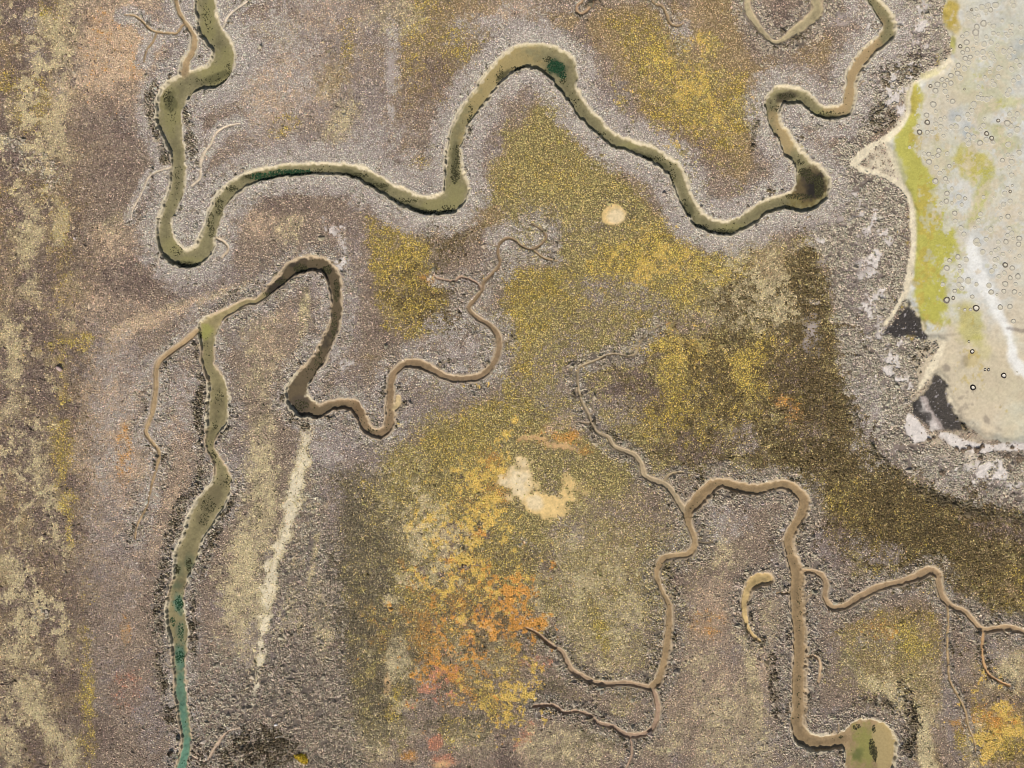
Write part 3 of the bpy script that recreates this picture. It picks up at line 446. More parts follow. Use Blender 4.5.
for pts in [[(46,18,8),(58,50,14),(62,90,10),(56,130,16),(66,165,12)],[(22,195,14),(30,230,18),(24,262,12),(34,300,9)],[(58,196,8),(62,215,14),(60,236,8)],[(6,320,14),(14,360,18),(10,410,12),(20,440,16)],[(28,440,8),(38,462,12),(48,490,12),(52,520,16),(60,548,10)],[(10,560,12),(22,590,16),(30,620,10),(14,650,14)],[(60,600,8),(62,630,10),(64,660,6)],[(20,690,16),(40,715,14),(56,735,14),(66,756,12),(70,800,10)],[(4,730,16),(14,760,20)]]:
    Ln('s', .46, pts, 5, 6, 9)
for pts in [[(64,400,7),(62,430,10),(62,470,10),(68,510,12),(70,540,8)],[(50,345,10),(70,340,10),(98,336,5)],[(84,610,6),(88,660,7),(90,720,8),(92,780,8)]]: Ln('l', .34, pts, 4, 5, 7)
Ln('c', .6, [(262,640,6),(259,665,4.5),(256,690,3.5),(252,706,2)], 2, 3, 2)
Frag('w', .9, 872, 255, 22, 90, 0, .34, 3040); Frag('w', .9, 893, 368, 20, 36, 0, .3, 3041); Frag('w', .9, 985, 470, 46, 16, 6, .32, 3042); Frag('w', .85, 895, 80, 30, 54, 0, .4, 3043); Frag('w', .8, 342, 260, 12, 50, 0, .42, 3044); Frag('w', .8, 350, 350, 10, 40, 0, .46, 3045); Frag('w', .8, 920, 30, 20, 40, 0, .42, 3046)
W = W * (1 - W_bare_)[None] + W_keep_ * W_bare_[None]
W /= W.sum(0, keepdims=True); del W_keep_

# ------------------------------------------------------------------ heights
f = lambda F: bil(F, gxx, gyy).astype(np.float32)
wh = f(W[IDX['h']] + W[IDX['j']] + .6 * W[IDX['k']])
lagf = f(lagn)
hum = fbm(NX, NY, G, 5.0, 71, 2, .6)
z = .10 * fbm(NX, NY, G, 60, 72, 3) + .02 * fbm(NX, NY, G, 4, 73, 2) + .06 * fbm(NX, NY, G, 15, 76, 3, .7) + .075 * wh * hum
bare = f(sum(W[IDX[c]] for c in CODES if SP[c][2]))
z = z * (1 - .7 * np.clip(bare, 0, 1)) - .03 * bare
inl = 1 - sstep(-7, 1.5, lagf)
z = z * (1 - inl) + inl * (-.30 + .02 * fbm(NX, NY, G, 40, 74, 3) + .008 * fbm(NX, NY, G, 3, 75, 2))
depth = np.clip(.07 + .068 * rad, .12, .64) * np.where(cid == 4, .35, 1)
bw = np.clip(rad * .20, .4, 1.0) * (1 + 1.1 * np.clip(fbm(NX, NY, G, 14, 63, 3, .7), -.55, 1.3))
bx = np.clip(-sdn / bw, 0, 1)
prof = .96 * np.clip(bx * 1.1, 0, 1) ** 1.1 + .04 * np.clip(-sdn / np.maximum(rad, 1), 0, 1)
edge = np.minimum(np.minimum(gxx - X0, X1 - gxx), np.minimum(gyy - Y0, Y1 - gyy))
fade = sstep(0, 22, edge)
levee = .05 * np.exp(-((sdn - 1.5) / 3.0) ** 2) * np.clip(rad / 5, 0, 1)
cmask = cid >= 0
z = np.where(cmask & (sdn < 40), (z + levee) * (1 - np.clip(prof, 0, 1) * .8) - depth * prof * fade, z)
z *= sstep(0, 6, edge) * 1.0

# ------------------------------------------------------------------ colours of the bare surface (the soil or mud itself)
AP = np.array([s2l(SP[c][0]) for c in CODES], np.float32)
SOIL = {'G': (206,172,96), 'u': (104,92,60), 'f': (156,146,132), 'j': (92,82,72), 'g': (140,126,118), 'h': (112,99,88), 'v': (120,106,100), 'b': (114,98,84), 'm': (92,78,68), 't': (122,102,70), 'y': (108,92,56), 'l': (128,110,64), 'd': (76,65,45), 'e': (80,72,58), 's': (176,159,122), 'o': (196,142,72), 'p': (176,152,124), 'r': (150,108,88), 'k': (70,60,44)}
AS = np.array([s2l(SOIL.get(c, SP[c][0])) * (PT if c in SOIL else 1) for c in CODES], np.float32)
col = np.zeros((NY, NX, 3), np.float32)
for k in range(len(CODES)):
    col += f(W[k])[..., None] * AS[k]
n1 = fbm(NX, NY, G, 2.2, 81, 2, .8); n2 = fbm(NX, NY, G, 12, 82, 3)
col *= (1 + .16 * n1 * (1 - .5 * np.clip(inl, 0, 1)) + .06 * n2)[..., None]
spk = (vnoise(NX, NY, G, 1.6, 86) > .72) & (f(W[IDX['K']]) > .4)
col[spk] = s2l((150, 142, 136))
lagm = fbm(NX, NY, G, 11, 87, 4, .8)
col *= (1 + .07 * lagm * inl)[..., None]
# creek mud: pale dry bank, bed in its own colour with silt mottling
bankc = s2l((202, 188, 155)).astype(np.float32); bankt = s2l((186, 165, 132)).astype(np.float32)
bk = np.where((cid == 0)[..., None] | (rad > 8)[..., None], bankc, bankt) * (1 + .10 * n1)[..., None]
twi = np.clip(-sdn / np.clip(rad, 1, 8), 0, 1); e0_ = np.where(cid < 2, .05, .03); e1_ = np.where(cid < 2, .32, .26)
inner = np.clip((twi + .14 * n2 + .07 * n1 - e0_) / (e1_ - e0_), 0, 1) ** .8
n3 = fbm(NX, NY, G, 16, 83, 4, .7); n4 = fbm(NX, NY, G, 5, 84, 3, .7)
tw = np.clip(-sdn / np.maximum(rad, 1), 0, 1)
thal = sstep(.35, .75, tw + .22 * n3 + .10 * n4) * np.clip((rad - 3) / 3, 0, 1)      # wetter mud down the middle
bedc = bed * (1 + .20 * n3 + .14 * n4 + .11 * n1)[..., None] * (1 - thal[..., None] * np.where((cid == 2)[..., None], np.array((.24, .25, .27)), np.array((.20, .19, .22))))
def tint(F, rgb, al, x, y, rx, ry, ang=0, soft=.4):
    c, s = math.cos(math.radians(ang)), math.sin(math.radians(ang))
    dx, dy = gxx - x, gyy - y
    a = al * (1 - sstep(1 - soft, 1 + soft, np.hypot((dx * c + dy * s) / rx, (-dx * s + dy * c) / ry) + .35 * n3 + .25 * n4))
    return F * (1 - a[..., None]) + a[..., None] * s2l(rgb).astype(np.float32)
GREEN = (140,133,86)
for a in [(226,66,12,20,30),(170,110,9,22,0),(208,20,8,20,0),(212,72,14,8,0),(440,206,22,8,-10),(455,192,8,10,0),(170,248,10,10,0),(190,262,14,6,0),(825,113,14,5,0),(735,228,16,5,0),(630,145,14,4,0)]: bedc = tint(bedc, GREEN, .7, *a)
bedc = tint(bedc, (172,152,100), .7, 500, 95, 26, 60, 30); bedc = tint(bedc, (176,150,108), .8, 855, 70, 16, 60, 20); bedc = tint(bedc, (178,154,108), .7, 787, 130, 14, 26, 0)
bedc = tint(bedc, (152,150,80), .8, 206, 331, 7, 8); bedc = tint(bedc, (128,114,60), .9, 810, 190, 17, 18)
bedc = tint(bedc, (138,134,70), .9, 866, 748, 16, 22); bedc = tint(bedc, (84,92,46), .7, 859, 755, 6, 8); bedc = tint(bedc, (92,78,54), .9, 811, 184, 15, 20); bedc = tint(bedc, (38,34,30), .97, 817, 186, 9, 13, 15, .5); bedc = tint(bedc, (66,58,46), .8, 806, 176, 5, 7); bedc = tint(bedc, (70,62,46), .85, 785, 96, 12, 5, -10); bedc = tint(bedc, (60,60,40), .8, 505, 74, 8, 4, -30); bedc = tint(bedc, (46,66,44), .9, 556, 66, 8, 7, 40)
for a in [(280,174,34,4,-4),(362,178,26,3.5,22),(415,208,26,3.5,20),(455,158,4,18,0),(218,75,14,4,-20),(182,265,16,4,0),(650,158,20,3.5,25),(725,232,18,3.5,0),(170,100,6,10,0),(690,212,4,12,-20),(830,116,14,3,0)]: bedc = tint(bedc, (78,76,48), .7, *a)
for a in [(210,500,8,14,30),(216,405,7,8,0),(178,585,6,6,0),(222,482,5,6,0),(200,520,6,5,30)]: bedc = tint(bedc, (104,94,66), .6, *a); bedc = tint(bedc, (168,148,100), .5, 884, 745, 10, 24)
for a in [(335,300,9,40,0),(312,370,16,36,35),(318,265,22,8,0),(298,400,14,18,0),(322,412,20,8,-10),(290,275,10,8,-40)]: bedc = tint(bedc, (100,86,62), .8, *a)
bedc = tint(bedc, (112,90,62), .7, 362, 408, 8, 8, 40); bedc = tint(bedc, (72,62,52), .6, 300, 405, 9, 8)
for a in [(176,570,6,8),(189,565,5,8),(175,586,6,5)]: bedc = tint(bedc, (84,92,66), .8, *a, 0, .6)
tw_ = np.zeros_like(n3)
for x_, y_, rx_, ry_, al_ in [(178,604,6,10,.9),(179,632,4,10,.35),(179,660,7,14,.95),(180,690,7,22,.85),(183,718,7,26,1),(184,750,8,30,1),(178,790,9,40,1)]:
    tw_ = np.maximum(tw_, al_ * (1 - sstep(.4, 1.5, np.hypot((gxx - x_) / rx_, (gyy - y_) / ry_) + .3 * n3 + .35 * n4)))
bedc = bedc * (1 - .9 * tw_[..., None]) + .9 * tw_[..., None] * (s2l((84,122,100)) * (1 + .25 * n4 + .15 * n1)[..., None] * (1 + .35 * sstep(690, 770, gyy))[..., None]).astype(np.float32)
ccol = bk * (1 - inner[..., None]) + bedc * inner[..., None]
ca = sstep(.9, -.5, sdn)[..., None]
# very small gullies keep their own bed colour, banks barely show
small = sstep(2.2, 1.2, rad)[..., None]
ccol = ccol * (1 - small) + bedc * small
col = np.where(cmask[..., None], col * (1 - ca) + ccol * ca, col)
rim = sstep(-.8, .1, sdn) * (1 - sstep(1.0, 2.3, sdn + .6 * n1 + .5 * n2)) * np.clip((rad - 1.6) / 2.5, 0, 1) * .7 * np.where(cid == 4, .3, 1)
col = col * (1 - rim[..., None]) + bk * rim[..., None]
soilk = (1.25 * (1 - np.clip(bare, 0, 1)) + np.clip(bare, 0, 1)) * np.where(cmask, np.clip(sstep(-1, 1.5, sdn), 0, 1), 1) + np.where(cmask, 1 - sstep(-1, 1.5, sdn), 0)
col = np.clip(col * soilk[..., None] / ILLUM, 0.01, .86).astype(np.float32)

# ------------------------------------------------------------------ which sheet each patch belongs to
lab = np.zeros((NY, NX), np.int16)
CREEKS = ['tidal_creek'] * 8
for c in range(8): lab[cmask & (sdn < .3) & (cid == c)] = 10 + c
wat = (cid == 1) & (sdn < -1.8) & (tw_ > .55) & (gxx < 205) & (gyy > 580)
Wf = {c: f(W[IDX[c]]) for c in '05 6Kwcz'.replace(' ', '')}
free = lab == 0
lab[free & (lagf < 0)] = 1
alg = free & (f(W[IDX['5']] + W[IDX['6']]) > .5)
lab[alg & (gxx < 962) & (gyy > 83)] = 2
lab[alg & (gxx < 965) & (gyy <= 83)] = 3
lab[alg & (gxx >= 955) & (gyy > 120) & (gyy < 240)] = 4
lab[alg & (gxx >= 957) & (gyy >= 290)] = 5
lab[free & (f(W[IDX['K']]) > .5) & (gyy < 345)] = 20
lab[free & (f(W[IDX['K']]) > .5) & (gyy >= 345)] = 21
san = free & (f(W[IDX['c']]) > .5) & (gxx > 840)
lab[san] = 22
lab[free & (f(W[IDX['w']]) > .5) & (gyy > 428) & (gxx > 932) & (gyy < 458)] = 23
lab[free & (f(W[IDX['w']]) > .5) & (gyy > 405) & (gyy < 448) & (gxx > 898) & (gxx <= 932)] = 24
pan = free & (f(W[IDX['c']] + W[IDX['z']]) > .5)
lab[pan & (gxx > 595) & (gxx < 632) & (gyy > 195) & (gyy < 236)] = 25
lab[pan & (gxx > 495) & (gxx < 572) & (gyy > 455) & (gyy < 528)] = 26
lab[wat] = 30
z = np.where(wat, np.maximum(z, -.56), z)

# ------------------------------------------------------------------ materials
def mat_terrain(name, rough, bump=.25, scale=5.0, var=.28, spec=.25, tint_=None):
    m = bpy.data.materials.new(name); m.use_nodes = True; nt = m.node_tree; N = nt.nodes; L = nt.links
    b = N['Principled BSDF']
    at = N.new('ShaderNodeAttribute'); at.attribute_name = 'Col'
    tc = N.new('ShaderNodeTexCoord')
    n = N.new('ShaderNodeTexNoise'); n.inputs['Scale'].default_value = scale; n.inputs['Detail'].default_value = 6; n.inputs['Roughness'].default_value = .7
    L.new(tc.outputs['Object'], n.inputs['Vector'])
    r = N.new('ShaderNodeMapRange'); r.inputs[1].default_value = .25; r.inputs[2].default_value = .75; r.inputs[3].default_value = 1 - var; r.inputs[4].default_value = 1 + var
    L.new(n.outputs['Fac'], r.inputs[0])
    mx = N.new('ShaderNodeMix'); mx.data_type = 'RGBA'; mx.blend_type = 'MULTIPLY'; mx.inputs[0].default_value = 1
    L.new(at.outputs['Color'], mx.inputs[6]); L.new(r.outputs[0], mx.inputs[7]); L.new(mx.outputs[2], b.inputs['Base Color'])
    b.inputs['Roughness'].default_value = rough; b.inputs['Specular IOR Level'].default_value = spec
    if bump:
        bp = N.new('ShaderNodeBump'); bp.inputs['Strength'].default_value = bump; bp.inputs['Distance'].default_value = .12
        L.new(n.outputs['Fac'], bp.inputs['Height']); L.new(bp.outputs[0], b.inputs['Normal'])
    return m
def mat_plain(name, rgb, rough=.8, scale=8, var=.2, spec=.3, bump=.3):
    m = bpy.data.materials.new(name); m.use_nodes = True; nt = m.node_tree; N = nt.nodes; L = nt.links
    b = N['Principled BSDF']; c = alb(rgb)
    tc = N.new('ShaderNodeTexCoord'); n = N.new('ShaderNodeTexNoise'); n.inputs['Scale'].default_value = scale; n.inputs['Detail'].default_value = 5
    L.new(tc.outputs['Object'], n.inputs['Vector'])
    cr = N.new('ShaderNodeValToRGB'); cr.color_ramp.elements[0].position = .3; cr.color_ramp.elements[1].position = .7
    cr.color_ramp.elements[0].color = (*np.clip(c * (1 - var), 0, .9), 1); cr.color_ramp.elements[1].color = (*np.clip(c * (1 + var), 0, .9), 1)
    L.new(n.outputs['Fac'], cr.inputs[0]); L.new(cr.outputs[0], b.inputs['Base Color'])
    b.inputs['Roughness'].default_value = rough; b.inputs['Specular IOR Level'].default_value = spec
    bp = N.new('ShaderNodeBump'); bp.inputs['Strength'].default_value = bump; bp.inputs['Distance'].default_value = .05
    L.new(n.outputs['Fac'], bp.inputs['Height']); L.new(bp.outputs[0], b.inputs['Normal'])
    return m
MT = {'soil': mat_terrain('marsh_soil', .95, .3), 'creek': mat_terrain('creek_mud', .7, .3, 4, .16), 'flat': mat_terrain('lagoon_mud', .75, .08, 3, .07),
      'algae': mat_terrain('algae_mat', .8, .25, 6, .16), 'sand': mat_terrain('dry_sand', .95, .15, 6, .10, .1), 'peat': mat_terrain('wet_peat', .65, .8, 4, .65, .3), 'water': mat_terrain('creek_water', .10, .04, 5, .12, .5)}

# ------------------------------------------------------------------ build the sheets by cutting one height field along the borders
VX = wx(gxx).astype(np.float32).ravel(); VY = wy(gyy).astype(np.float32).ravel(); VZ = z.astype(np.float32).ravel(); VC = col.reshape(-1, 3)
idx = np.arange(NX * NY).reshape(NY, NX)
quads = np.stack([idx[1:, :-1], idx[1:, 1:], idx[:-1, 1:], idx[:-1, :-1]], -1).reshape(-1, 4)
qlab = lab[:-1, :-1].ravel()
def tag(o, label, cat, kind=None, group=None):
    o['label'] = label; o['category'] = cat
    if kind: o['kind'] = kind
    if group: o['group'] = group
    return o
def raw_mesh(name, co, faces_flat, n, cols, mats, smooth, parent=None):
    me = bpy.data.meshes.new(name); nf = len(faces_flat) // n
    me.vertices.add(len(co)); me.vertices.foreach_set('co', np.ascontiguousarray(co, np.float32).ravel())
    me.loops.add(len(faces_flat)); me.loops.foreach_set('vertex_index', np.ascontiguousarray(faces_flat, np.int32))
    me.polygons.add(nf); me.polygons.foreach_set('loop_start', np.arange(nf, dtype=np.int32) * n)
    me.update(calc_edges=True)
    me.polygons.foreach_set('use_smooth', np.full(nf, smooth))
    if cols is not None:
        a = me.color_attributes.new('Col', 'FLOAT_COLOR', 'POINT')
        c4 = np.ones((len(co), 4), np.float32); c4[:, :3] = cols; a.data.foreach_set('color', c4.ravel())
    for m in mats: me.materials.append(m)
    me.validate()
    o = bpy.data.objects.new(name, me); C.objects.link(o); o.parent = parent
    return o
def sheet(name, ids, mat, label, cat, kind='structure'):
    q = quads[np.isin(qlab, ids)]
    if not len(q): return None
    u, inv = np.unique(q.ravel(), return_inverse=True)
    co = np.stack([VX[u], VY[u], VZ[u]], -1); c = VC[u]
    if name == 'marsh_ground':       # carry the marsh on to the horizon round the surveyed part
        a, b, c0, d = wx(X0), wx(gx[-1]), wy(gy[-1]), wy(Y0); e = 900.
        ring = np.array([(a,c0,0),(b,c0,0),(b,d,0),(a,d,0),(-e,-e,-.5),(e,-e,-.5),(e,e,-.5),(-e,e,-.5)], np.float32)
        k = len(co); rq = np.array([(0,4,5,1),(1,5,6,2),(2,6,7,3),(3,7,4,0)]) + k
        co = np.vstack([co, ring]); c = np.vstack([c, np.tile(alb((132,116,92)), (8, 1))]); inv = np.concatenate([inv.ravel(), rq.ravel()])
    return tag(raw_mesh(name, co, inv.ravel(), 4, c, [mat], True), label, cat, kind)
sheet('marsh_ground', [0], MT['soil'], 'brown and grey marsh soil under the low salt plants between all the creeks', 'ground')
sheet('lagoon_flat', [1], MT['flat'], 'pale cream tidal flat of the lagoon with bluish wet patches', 'mudflat')
CL = ['long meandering creek with olive bed and pale rims winding across the upper marsh', 'creek with dark hairpin bend and a teal pool reach flowing down the lower marsh',
      'branching tan creek ending in a round green pool', 'short hook of dry tan channel cut off beside the straight tan creek', 'shallow dry V of tan channel within the top of the marsh, near the upper creek',
      'tiny narrow loop of orange mud channel in grey shrubs above the widest green bend', 'thin crooked gully running through the grey tongue into yellow plants']
for c in range(7): sheet('tidal_creek', [10 + c], MT['creek'], CL[c], 'creek')
sheet('creek_water', [30], MT['water'], 'teal green water lying in the narrow end of the dark-hairpin creek', 'water')
sheet('algae_mat', [2], MT['algae'], 'large bright lime green algae strip along the lagoon shore', 'algae', 'stuff')
sheet('algae_mat', [3], MT['algae'], 'ochre yellow algae patch tapering to a thread at the narrow top of the lagoon shore', 'algae', 'stuff')
sheet('algae_mat', [4], MT['algae'], 'olive green algae patch standing alone among the mud rings', 'algae', 'stuff')
sheet('algae_mat', [5], MT['algae'], 'faint speckled olive algae patch beside the white streak', 'algae', 'stuff')
sheet('peat_patch', [20], MT['peat'], 'black triangular peat patch at the foot of the sandy shore strip', 'peat', 'structure')
sheet('peat_patch', [21], MT['peat'], 'dark curved peat patch with green edge beside the white salt slab', 'peat', 'structure')
sheet('sandy_shore', [22], MT['sand'], 'thin cream sand strip between grey shrubs and lagoon', 'sand')
sheet('salt_fringe', [23], MT['sand'], 'white salt fringe along the bottom edge of the lagoon', 'salt crust')
sheet('salt_slab', [24], MT['sand'], 'angular pinkish white salt slab beside the dark curved peat', 'salt crust')
sheet('sand_pan', [25], MT['sand'], 'small round cream sand pan within the yellow marsh', 'sand pan')
sheet('sand_pan', [26], MT['sand'], 'L shaped bare pan, cream turning yellow, beside bright yellow plants', 'sand pan')

# ------------------------------------------------------------------ low plants, one mass per kind
def gz(px, py):
    i = np.clip(((px - X0) / G), 0, NX - 1.01); j = np.clip(((py - Y0) / G), 0, NY - 1.01)
    a = i.astype(int); b = j.astype(int); u = i - a; v = j - b
    return (z[b, a] * (1 - u) + z[b, a + 1] * u) * (1 - v) + (z[b + 1, a] * (1 - u) + z[b + 1, a + 1] * u) * v
def gnear(F, px, py):
    return F[np.clip(np.rint((py - Y0) / G).astype(int), 0, NY - 1), np.clip(np.rint((px - X0) / G).astype(int), 0, NX - 1)]
SPC = 1.26
ux, uy = np.meshgrid(np.arange(X0 + 2, X1 - 2, SPC), np.arange(Y0 + 2, Y1 - 2, SPC))
ux = (ux + rng.uniform(-.75, .75, ux.shape)).ravel(); uy = (uy + rng.uniform(-.75, .75, uy.shape)).ravel()
w_ = np.stack([sample(W[k], ux, uy) for k in range(len(CODES))], 0)
w_ = w_ ** 1.3; w_ /= w_.sum(0)
pick = (np.cumsum(w_, 0) < rng.random(len(ux))[None]).sum(0).clip(0, len(CODES) - 1)
s_ = gnear(sdn, ux, uy); r_ = gnear(rad, ux, uy)
dens = np.array([SP[c][5] for c in CODES])[pick]
dens = np.where((pick == IDX['h']) | (pick == IDX['j']), dens * sstep(-.75, -.2, gnear(hum, ux, uy)), dens)
keep = (rng.random(len(ux)) < dens) & ((s_ > np.where(r_ > 2.2, .8, -.1) + 1.4 * rng.random(len(ux))) | (gnear(cid, ux, uy) < 0)) & (sample(lagn, ux, uy) > .5)
keep &= ~((s_ < 2.6) & (r_ > 3) & (rng.random(len(ux)) < .35))
veg = np.array([0. if SP[c][2] else 1. for c in CODES]); PC = np.array([alb(SP[c][0], 1.64) * PT for c in CODES])
wv = w_[:, keep] * veg[:, None]; mean_c = (wv.T @ PC) / np.maximum(wv.sum(0), 1e-3)[:, None]
ux, uy, pick = ux[keep], uy[keep], pick[keep]
def clumps(px, py, r, h, colr, spiky, zoff=0.0, n=5):
    """irregular little tufts: a jagged ring of leaf tips round a raised crown"""
    k = len(px); x = wx(px); y = wy(py); zz = gz(px, py) + zoff
    ang = rng.uniform(0, 6.283, k)[:, None] + np.arange(n)[None] * 6.283 / n + rng.uniform(-.35, .35, (k, n))
    alt = np.where(np.arange(n) % 2 == 0, 1.0 + spiky, 1.0 - spiky)[None]
    rr = r[:, None] * alt * rng.uniform(.7, 1.3, (k, n))
    co = np.empty((k, n + 1, 3), np.float32)
    co[:, :n, 0] = x[:, None] + np.cos(ang) * rr; co[:, :n, 1] = y[:, None] + np.sin(ang) * rr
    co[:, :n, 2] = zz[:, None] - .03 + h[:, None] * rng.uniform(0, .45, (k, n))
    co[:, n, 0] = x + rng.normal(0, .3, k) * r; co[:, n, 1] = y + rng.normal(0, .3, k) * r; co[:, n, 2] = zz + h
    base = np.arange(k)[:, None] * (n + 1)
    a = np.arange(n); tri = np.stack([a, (a + 1) % n, np.full(n, n)], -1)
    fc = (base[:, :, None] + tri[None]).reshape(-1)
    cc = np.repeat(colr[:, None], n + 1, 1) * rng.uniform(.88, 1.12, (k, n + 1, 1))
    return co.reshape(-1, 3), fc, cc.reshape(-1, 3)
MV = mat_terrain('leaf', .9, 0, 14, .14, .15)
KINDS_ = {
 'grey_saltbush': 'low grey lilac saltbush lining the creek banks', 'coarse_saltbush': 'coarse grey brown saltbush tussocks round lagoon and lower creeks',
 'brown_glasswort': 'dense brown mauve glasswort covering the open marsh', 'tawny_glasswort': 'tawny glasswort mixed through the yellow marsh areas',
 'yellow_glasswort': 'golden yellow glasswort spread in broad patches', 'lemon_glasswort': 'bright lemon yellow glasswort patches in the middle of the marsh',
 'olive_glasswort': 'mustard olive glasswort filling the middle of the marsh', 'olive_rush': 'dark olive rush covering the broad belt inside the lagoon shrubs', 'straw_grass': 'pale straw coloured grass in mottled drifts',
 'orange_glasswort': 'orange and red glasswort in the branching rusty stain', 'peach_glasswort': 'pinkish peach glasswort on the slope beside the long creek', 'dark_scrub': 'dark scrub bushes crowding the creek edges'}
for kn, kl in KINDS_.items():
    CO, FC, CC, off = [], [], [], 0
    for c in CODES:
        if SP[c][6] != kn: continue
        m = pick == IDX[c]; k = int(m.sum())
        if not k: continue
        base, spread, _, r0, h0, _, _ = SP[c]
        r = r0 * rng.uniform(.7, 1.35, k); h = h0 * rng.uniform(.5, 1.5, k)
        big = rng.random(k) < (.002 if c in 'gfv' else .005) + .04 * np.clip(sample(NZ_M, ux[m], uy[m]), 0, 1); r = np.where(big, r * rng.uniform(1.5, 2.4, k), r); h = np.where(big, h * rng.uniform(1.6, 2.8, k), h)
        v = np.exp(rng.normal(0, spread * (1.25 if c in 'hjk' else (1.45 if c in 'gf' else 2.2)), k) - .03)[:, None]
        hue = 1 + rng.normal(0, .028, (k, 3))
        v = np.where(big[:, None], np.minimum(v, .95), v)
        cr = np.clip(((alb(base, 1.64) * PT)[None] * .72 + mean_c[m] * .28) * v * hue, .01, 9); cr *= np.minimum(1, .8 / cr.max(1))[:, None]
        co, fc, cc = clumps(ux[m], uy[m], r, h, cr, .28 if kn != 'straw_grass' else .42)
        CO.append(co); FC.append(fc + off); CC.append(np.clip(cc * np.minimum(1, .82 / cc.max(1))[:, None], .01, .85)); off += len(co)
    if off: tag(raw_mesh(kn, np.vstack(CO), np.concatenate(FC), 3, np.vstack(CC), [MV], False), kl, 'plants', 'stuff')

# dark weed lying on the creek beds
WEED = [(204,10,6,8,12),(208,20,5,14,10),(228,72,5,12,25),(216,80,9,3,14),(200,79,6,3,6),(167,97,5,8,45),(170,115,5,16,14),(176,180,3,16,10),(178,250,9,7,22),(184,264,14,3,30),(210,225,4,14,40),(218,205,4,10,40),(230,188,8,3,30),(262,176,18,3.5,110),(290,172,22,3.5,150),(315,170,10,2.5,14),(355,175,14,2.5,40),(378,185,12,2.5,40),(400,200,18,2.5,40),(430,212,18,3,50),(448,208,8,4,26),(455,172,5,12,60),(458,155,3,12,34),(470,118,3,18,26),(500,78,4,14,30),(520,68,9,3,34),(556,66,9,6,120),(563,76,4,8,40),(548,58,5,3,24),(600,133,6,2,12),(650,158,16,2.5,30),(672,175,4,8,24),(684,210,4,12,22),(700,226,10,2.5,30),(722,231,12,3,40),(787,95,9,3,34),(776,108,5,3,12),(830,112,12,2,16),(800,162,5,3,16),(806,172,7,5,50),(820,186,5,12,150),(800,196,14,3,50),(812,178,6,6,40),(873,748,3,8,60),(876,755,2.5,9,60),(858,728,4,3,18),(875,730,1.5,4,14),(842,738,2,2,8),
        (300,268,7,5,70),(326,270,5,5,50),(336,290,3,12,60),(334,330,3,20,60),(318,362,4,18,50),(300,405,8,6,40),(283,282,9,3,40),(268,294,8,2,20),(218,400,4,12,12),(214,425,3,8,8),(213,456,3,4,16),(226,482,3,8,10),(207,505,8,10,34),(203,520,6,6,16),(176,570,3,5,30),(188,565,3,7,34),(178,604,4,7,40),(172,622,3,5,14),(180,632,4,10,22),(179,658,5,6,40),(199,335,2,4,8),(373,430,6,3,14),(800,610,3,26,16),(799,700,3,24,8)]
wxs, wys, wc = [], [], []
for x, y, rx, ry, n in WEED:
    n = int(n * 3.2)
    a = rng.uniform(0, 6.283, n); q = rng.random(n) ** .6
    wxs.append(x + np.cos(a) * q * rx); wys.append(y + np.sin(a) * q * ry)
for pts, n, sp_ in ((A, 900, .30), (B2, 380, .32), (B1[7:34], 260, .3), (Cm, 160, .3)):     # scattered scraps of weed
    q = catmull(pts, 1.1); k_ = rng.integers(0, len(q), n); cl_ = np.sin(k_ * .13) + np.sin(k_ * .047 + 1) > rng.normal(.1, .5, n)
    k_ = k_[cl_]; wxs.append(q[k_, 0] + rng.normal(0, 1, len(k_)) * q[k_, 2] * sp_); wys.append(q[k_, 1] + rng.normal(0, 1, len(k_)) * q[k_, 2] * sp_)
wxs = np.concatenate(wxs); wys = np.concatenate(wys)
k_ = gnear(sdn, wxs, wys) < -1.0; wxs, wys = wxs[k_], wys[k_]; k = len(wxs)
wcol = alb((64,62,40), 1.0)[None] * np.exp(rng.normal(0, .3, k))[:, None]
deep = (np.hypot(wxs - 558, wys - 68) < 12) | (np.abs(wxs - 280) < 30) & (np.abs(wys - 174) < 8) | (wys > 590) & (wxs < 200)
wcol = np.where(deep[:, None], alb((34,66,42), 1.0)[None] * np.exp(rng.normal(0, .25, k))[:, None], wcol)
co, fc, cc = clumps(wxs, wys, .11 * rng.uniform(.5, 1.6, k), .04 * rng.uniform(.5, 1.5, k), wcol, .3)
tag(raw_mesh('waterweed', co, fc, 3, np.clip(cc, .005, .5), [MV], False), 'dark green weed clinging to the creek beds', 'weed', 'stuff')

